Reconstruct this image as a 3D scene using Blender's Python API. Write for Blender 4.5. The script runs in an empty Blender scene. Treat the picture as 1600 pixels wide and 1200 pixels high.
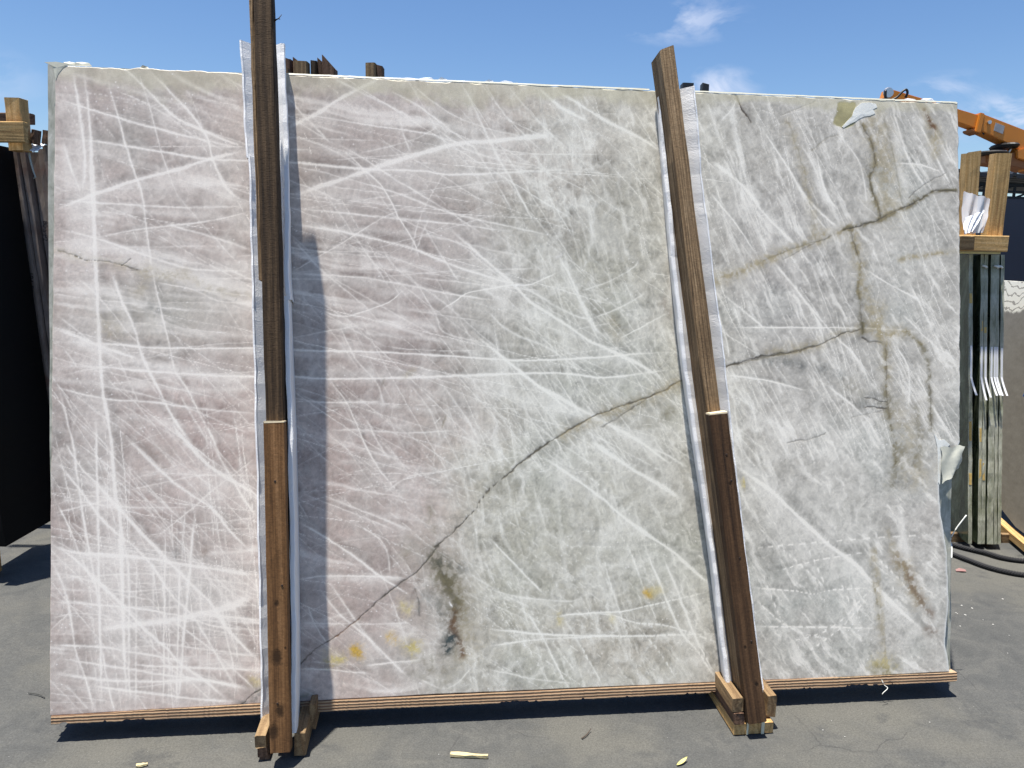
import bpy, bmesh, math, random
import numpy as np
from mathutils import Matrix, Vector

scene = bpy.context.scene
R = math.radians
random.seed(4)

# ---------------------------------------------------------------- camera
CAM_H = 1.473
cam_data = bpy.data.cameras.new('camera')
cam_data.sensor_width = 36.0
cam_data.lens = 36.0 * 1200 / 1600
cam_data.clip_start = 0.05
cam_data.clip_end = 2000
cam = bpy.data.objects.new('camera', cam_data)
scene.collection.objects.link(cam)
cam.matrix_world = Matrix.Translation((0, 0, CAM_H)) @ Matrix.Rotation(R(90 - 9.4623), 4, 'X') @ Matrix.Rotation(R(1.0006), 4, 'Z')
scene.camera = cam

# ---------------------------------------------------------------- sky and sun
SUN_TRAVEL = Vector((.117, .0615, -.919)).normalized()
to_sun = -SUN_TRAVEL
world = bpy.data.worlds.new('World')
scene.world = world
world.use_nodes = True
wn = world.node_tree.nodes; wl = world.node_tree.links
wn.clear()
def wnode(t, **k):
    n = wn.new(t)
    for a, b in k.items(): setattr(n, a, b)
    return n
sky = wnode('ShaderNodeTexSky', sky_type='NISHITA', sun_disc=False)
sky.sun_elevation = math.asin(to_sun.z)
sky.sun_rotation = math.atan2(to_sun.x, to_sun.y)
sky.altitude = 50; sky.air_density = 1.0; sky.dust_density = 0.6; sky.ozone_density = 3.0
bg = wnode('ShaderNodeBackground'); bg.inputs['Strength'].default_value = 0.079
hsv = wnode('ShaderNodeHueSaturation'); hsv.inputs['Saturation'].default_value = 1.17; hsv.inputs['Hue'].default_value = .505
wl.new(sky.outputs[0], hsv.inputs['Color'])
# thin fair-weather clouds, from noise on the sky dome
geo = wnode('ShaderNodeNewGeometry')
dirn = wnode('ShaderNodeVectorMath', operation='SCALE'); dirn.inputs['Scale'].default_value = -1
wl.new(geo.outputs['Incoming'], dirn.inputs[0])
stretch = wnode('ShaderNodeVectorMath', operation='MULTIPLY'); stretch.inputs[1].default_value = (1, 1, 2.1)
wl.new(dirn.outputs[0], stretch.inputs[0])
puff = wnode('ShaderNodeTexNoise'); puff.inputs['Scale'].default_value = 13; puff.inputs['Detail'].default_value = 5; puff.inputs['Roughness'].default_value = .58; puff.inputs['Distortion'].default_value = .5
wl.new(stretch.outputs[0], puff.inputs['Vector'])
def wmath(op, a, b=None, clamp=False):
    n = wnode('ShaderNodeMath', operation=op, use_clamp=clamp)
    for i, s in enumerate((a, b)):
        if s is None: continue
        if isinstance(s, (int, float)): n.inputs[i].default_value = s
        else: wl.new(s, n.inputs[i])
    return n.outputs[0]
def cloud(c, r):
    d = wnode('ShaderNodeVectorMath', operation='SUBTRACT'); wl.new(dirn.outputs[0], d.inputs[0]); d.inputs[1].default_value = c
    m = wnode('ShaderNodeVectorMath', operation='MULTIPLY'); wl.new(d.outputs[0], m.inputs[0]); m.inputs[1].default_value = [1 / q for q in r]
    l = wnode('ShaderNodeVectorMath', operation='LENGTH'); wl.new(m.outputs[0], l.inputs[0])
    return wmath('SUBTRACT', 1.0, l.outputs['Value'], True)
CLOUDS = [((.190, .942, .272), (.085, .085, .030), .8), ((.232, .951, .196), (.06, .06, .032), 1.15), ((.516, .843, .152), (.06, .07, .032), 1.2),
          ((.462, .867, .186), (.05, .05, .02), .6), ((-.62, .77, .17), (.16, .16, .05), .8), ((.05, -.95, .22), (.35, .3, .07), 1.0)]
tot = None
for c, r, a in CLOUDS:
    b = wmath('MULTIPLY', cloud(c, r), a)
    tot = b if tot is None else wmath('ADD', tot, b)
edge = wmath('SUBTRACT', puff.outputs['Fac'], .44)
thick = wmath('MULTIPLY', wmath('MULTIPLY', tot, wmath('MULTIPLY', edge, 5.5, True)), .85, True)
mixc = wnode('ShaderNodeMix', data_type='RGBA')
wl.new(thick, mixc.inputs['Factor']); wl.new(hsv.outputs['Color'], mixc.inputs['A']); mixc.inputs['B'].default_value = (5.4, 5.9, 7.2, 1)
wl.new(mixc.outputs['Result'], bg.inputs['Color'])
wout = wnode('ShaderNodeOutputWorld'); wl.new(bg.outputs[0], wout.inputs['Surface'])

sun_data = bpy.data.lights.new('sun', 'SUN')
sun_data.energy = 5.0; sun_data.angle = R(0.85); sun_data.color = (1.0, .955, .88)
sun = bpy.data.objects.new('sun', sun_data); scene.collection.objects.link(sun)
sun.rotation_euler = SUN_TRAVEL.to_track_quat('-Z', 'Y').to_euler()
sun.location = (0, 0, 12)

vs = scene.view_settings
vs.view_transform = 'Standard'; vs.look = 'None'; vs.gamma = 1; vs.use_curve_mapping = False
vs.exposure = 0.88
scene.cycles.use_adaptive_sampling = True; scene.cycles.adaptive_threshold = .015
scene.cycles.max_bounces = 6; scene.cycles.diffuse_bounces = 2; scene.cycles.glossy_bounces = 2
world.cycles.sampling_method = 'MANUAL'; world.cycles.sample_map_resolution = 512

# ---------------------------------------------------------------- helpers
COL = scene.collection
def new_mesh(name, verts, faces, mats, smooth=False, fmat=None):
    me = bpy.data.meshes.new(name)
    me.from_pydata([tuple(v) for v in verts], [], faces)
    for m in (mats if isinstance(mats, (list, tuple)) else [mats]): me.materials.append(m)
    if fmat is not None: me.polygons.foreach_set('material_index', fmat)
    if smooth: me.polygons.foreach_set('use_smooth', [True] * len(me.polygons))
    me.update(); return me
def put(name, me, M=None, parent=None, label=None, cat=None, group=None, kind=None):
    o = bpy.data.objects.new(name, me); COL.objects.link(o)
    M = M or Matrix()
    if parent is not None:
        o.parent = parent; o.matrix_basis = WM[parent].inverted() @ M
    else: o.matrix_basis = M
    WM[o] = M
    if label: o['label'] = label
    if cat: o['category'] = cat
    if group: o['group'] = group
    if kind: o['kind'] = kind
    return o
WM = {}
def thing(name, label, cat, loc=(0, 0, 0), group=None):
    return put(name, None, Matrix.Translation(loc), label=label, cat=cat, group=group)
def loft(rings, closed_caps=True):
    n = len(rings[0]); verts = [p for r in rings for p in r]; faces = []
    for i in range(len(rings) - 1):
        for j in range(n):
            k = (j + 1) % n
            faces.append((i * n + j, i * n + k, (i + 1) * n + k, (i + 1) * n + j))
    if closed_caps:
        faces.append(tuple(range(n - 1, -1, -1))); faces.append(tuple((len(rings) - 1) * n + j for j in range(n)))
    return verts, faces
def rect_sec(w, d, c=.004):
    x, y = w / 2, d / 2
    return [(-x + c, -y), (x - c, -y), (x, -y + c), (x, y - c), (x - c, y), (-x + c, y), (-x, y - c), (-x, -y + c)]
def beam_mesh(name, length, w, d, mat, seg=10, jit=.0012, slant=0, rnd=None, c=.004, bow=0, taper=None):
    """timber: local Z along the grain, 0..length, slightly wavy sawn faces"""
    rnd = rnd or random
    sec = rect_sec(w, d, c); rings = []
    for i in range(seg + 1):
        t = i / seg; z = t * length
        k = 1 if taper is None else 1 + (taper - 1) * t
        b = bow * math.sin(math.pi * t)
        ring = []
        for x, y in sec:
            zz = z + (slant * x / w if i == seg else 0) + (rnd.uniform(-1, 1) * .002 if i in (0, seg) else 0)
            ring.append((x * k + b + rnd.uniform(-jit, jit), y + rnd.uniform(-jit, jit), zz))
        rings.append(ring)
    v, f = loft(rings)
    return new_mesh(name, v, f, mat)
def along(p, q, face=(0, -1, 0)):
    """matrix whose Z runs p->q and whose -Y looks towards `face`"""
    p = Vector(p); q = Vector(q); z = (q - p).normalized(); y = -Vector(face)
    x = y.cross(z).normalized(); y = z.cross(x)
    M = Matrix((x, y, z)).transposed().to_4x4(); M.translation = p
    return M, (q - p).length
def beam(name, p, q, w, d, mat, parent=None, face=(0, -1, 0), **k):
    lab = {a: k.pop(a) for a in ('label', 'cat', 'group') if a in k}
    M, L = along(p, q, face)
    return put(name, beam_mesh(name, L, w, d, mat, **k), M, parent, **lab)
def tube_mesh(name, pts, r, mat, n=8, twist=0, strands=1, closed=True):
    verts, faces = [], []
    P = [Vector(p) for p in pts]
    for s in range(strands):
        rings = []; acc = 0
        for i, p in enumerate(P):
            t = (P[min(i + 1, len(P) - 1)] - P[max(i - 1, 0)]).normalized()
            up = Vector((0, 0, 1)) if abs(t.z) < .9 else Vector((1, 0, 0))
            a = t.cross(up).normalized(); b = a.cross(t)
            if i: acc += (P[i] - P[i - 1]).length
            c = p
            rr = r(i / (len(P) - 1)) if callable(r) else r
            if strands > 1:
                ph = twist * acc + s * 2 * math.pi / strands
                c = p + (a * math.cos(ph) + b * math.sin(ph)) * rr * .75
            rings.append([tuple(c + (a * math.cos(2 * math.pi * k / n) + b * math.sin(2 * math.pi * k / n)) * rr) for k in range(n)])
        v, f = loft(rings); o = len(verts); verts += v; faces += [tuple(q + o for q in x) for x in f]
    return new_mesh(name, verts, faces, mat, smooth=True)
def spline3(pts, n=8):
    p = np.array(pts, float); q = np.vstack([2 * p[0] - p[1], p, 2 * p[-1] - p[-2]]); out = []
    for i in range(1, len(q) - 2):
        for t in np.linspace(0, 1, n, endpoint=False):
            a, b, c, d = q[i - 1], q[i], q[i + 1], q[i + 2]
            out.append(.5 * (2 * b + (c - a) * t + (2 * a - 5 * b + 4 * c - d) * t * t + (3 * b - a - 3 * c + d) * t ** 3))
    out.append(p[-1]); return out

# ---------------------------------------------------------------- materials
def nodes_mat(name):
    m = bpy.data.materials.new(name); m.use_nodes = True
    nt = m.node_tree; nt.nodes.clear()
    out = nt.nodes.new('ShaderNodeOutputMaterial'); b = nt.nodes.new('ShaderNodeBsdfPrincipled')
    nt.links.new(b.outputs[0], out.inputs['Surface'])
    return m, nt, b
class NB:
    """tiny node-graph helper"""
    def __init__(s, nt): s.nt = nt
    def n(s, t, ins=None, **k):
        x = s.nt.nodes.new(t)
        for a, b in k.items(): setattr(x, a, b)
        for a, b in (ins or {}).items():
            if hasattr(b, 'is_output'): s.nt.links.new(b, x.inputs[a])
            else: x.inputs[a].default_value = b
        return x
    def math(s, op, a, b=0.0, clamp=False): return s.n('ShaderNodeMath', {0: a, 1: b}, operation=op, use_clamp=clamp).outputs[0]
    def obj(s, scale=(1, 1, 1), loc=(0, 0, 0)):
        c = s.n('ShaderNodeTexCoord'); return s.n('ShaderNodeMapping', {'Vector': c.outputs['Object'], 'Scale': scale, 'Location': loc}).outputs[0]
    def noise(s, vec, scale, detail=4, rough=.55, dist=0): return s.n('ShaderNodeTexNoise', {'Vector': vec, 'Scale': scale, 'Detail': detail, 'Roughness': rough, 'Distortion': dist}).outputs['Fac']
    def ramp(s, fac, stops):
        r = s.n('ShaderNodeValToRGB', {'Fac': fac}); e = r.color_ramp.elements
        while len(e) < len(stops): e.new(.5)
        for q, (p, c) in zip(e, stops): q.position = p; q.color = (*c, 1) if len(c) == 3 else c
        return r.outputs[0]
    def step(s, x, a, b): return s.n('ShaderNodeMapRange', {'Value': x, 'From Min': a, 'From Max': b}, interpolation_type='SMOOTHSTEP').outputs[0]
    def mix(s, f, a, b, blend='MIX'):
        m = s.n('ShaderNodeMix', data_type='RGBA', blend_type=blend)
        for k, q in (('Factor', f), ('A', a), ('B', b)):
            if hasattr(q, 'is_output'): s.nt.links.new(q, m.inputs[k])
            elif k == 'Factor': m.inputs[k].default_value = q
            else: m.inputs[k].default_value = (*q, 1)
        return m.outputs['Result']
    def bump(s, h, strength, dist=.002): return s.n('ShaderNodeBump', {'Height': h, 'Strength': strength, 'Distance': dist}).outputs[0]
    def to(s, out, sock): s.nt.links.new(out, sock)

def wood(name, pale, mid, dark, saw=0., ring=24., knots=(), stain=.4, rough=.85, seedloc=(0, 0, 0)):
    m, nt, b = nodes_mat(name); g = NB(nt)
    info = g.n('ShaderNodeObjectInfo')
    tc = g.n('ShaderNodeTexCoord')
    off = g.n('ShaderNodeVectorMath', {0: info.outputs['Random'], 1: (7.3, 3.1, 11.7)}, operation='MULTIPLY').outputs[0]
    base = g.n('ShaderNodeVectorMath', {0: tc.outputs['Object'], 1: off}, operation='ADD').outputs[0]
    base = g.n('ShaderNodeVectorMath', {0: base, 1: seedloc}, operation='ADD').outputs[0]
    v1 = g.n('ShaderNodeMapping', {'Vector': base, 'Scale': (1, 1, .06)}).outputs[0]
    v2 = g.n('ShaderNodeMapping', {'Vector': base, 'Scale': (1, 1, .02)}).outputs[0]
    v3 = g.n('ShaderNodeMapping', {'Vector': base, 'Scale': (.25, .25, 1)}).outputs[0]
    warp = g.noise(v1, 12, 3)
    rings = g.n('ShaderNodeTexWave', {'Vector': v1, 'Scale': ring, 'Distortion': 9, 'Detail': 3, 'Detail Scale': 1.4}, wave_type='BANDS', bands_direction='X').outputs['Fac']
    grain = g.noise(v2, 260, 4, .6)
    fac = g.math('ADD', g.math('MULTIPLY', rings, .22), g.math('MULTIPLY', grain, .78))
    fac = g.math('ADD', fac, g.math('MULTIPLY', g.math('SUBTRACT', warp, .5), .5))
    col = g.ramp(fac, [(.22, dark), (.5, mid), (.8, pale)])
    blot = g.noise(g.n('ShaderNodeMapping', {'Vector': base, 'Scale': (1, 1, .3)}).outputs[0], 16, 5, .7)
    col = g.mix(g.math('MULTIPLY', g.step(blot, .45, .75), stain), col, tuple(c * .45 for c in mid))
    fine = g.noise(base, 150, 4, .75)
    col = g.mix(.55, col, g.ramp(fine, [(.3, (.35, .35, .35)), (.7, (1.15, 1.15, 1.15))]), 'MULTIPLY')
    h = g.math('ADD', g.math('MULTIPLY', grain, .7), g.math('MULTIPLY', fine, .5))
    if saw:
        sw = g.n('ShaderNodeTexWave', {'Vector': v3, 'Scale': 120, 'Distortion': 6, 'Detail': 2, 'Detail Scale': 2}, wave_type='BANDS', bands_direction='Z').outputs['Fac']
        h = g.math('ADD', h, g.math('MULTIPLY', sw, saw * .7))
        col = g.mix(.22 * saw, col, g.ramp(sw, [(.1, (.45, .42, .4)), (.7, (1, 1, 1))]), 'MULTIPLY')
    for kx, ky, kz, kr in knots:
        d = g.n('ShaderNodeVectorMath', {0: tc.outputs['Object'], 1: (kx, ky, kz)}, operation='SUBTRACT').outputs[0]
        d = g.n('ShaderNodeVectorMath', {0: d, 1: (1, .35, .62)}, operation='MULTIPLY').outputs[0]
        l = g.n('ShaderNodeVectorMath', {0: d}, operation='LENGTH').outputs['Value']
        l = g.math('ADD', l, g.math('MULTIPLY', g.math('SUBTRACT', fine, .5), kr * .8))
        k = g.math('SUBTRACT', 1.0, g.step(l, kr * .35, kr * 1.3))
        col = g.mix(g.math('MULTIPLY', k, .9), col, tuple(c * .16 for c in mid))
        h = g.math('SUBTRACT', h, g.math('MULTIPLY', k, .8))
    g.to(col, b.inputs['Base Color']); b.inputs['Roughness'].default_value = rough; b.inputs['Specular IOR Level'].default_value = .25
    g.to(g.bump(h, .7, .0022), b.inputs['Normal'])
    return m
def plain(name, col, rough=.6, var=.25, scale=30, metal=0, bump=.15, spec=.5, dirt=None):
    m, nt, b = nodes_mat(name); g = NB(nt)
    v = g.obj(); n = g.noise(v, scale, 5, .6); n2 = g.noise(v, scale * .13, 4, .6)
    c = g.mix(var, col, g.ramp(n, [(.25, tuple(q * .45 for q in col)), (.75, tuple(min(1, q * 1.35) for q in col))]))
    if dirt: c = g.mix(g.math('MULTIPLY', g.step(n2, .45, .72), dirt[1]), c, dirt[0])
    g.to(c, b.inputs['Base Color']); b.inputs['Roughness'].default_value = rough; b.inputs['Metallic'].default_value = metal
    b.inputs['Specular IOR Level'].default_value = spec
    if bump: g.to(g.bump(n, bump, .002), b.inputs['Normal'])
    return m

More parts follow.
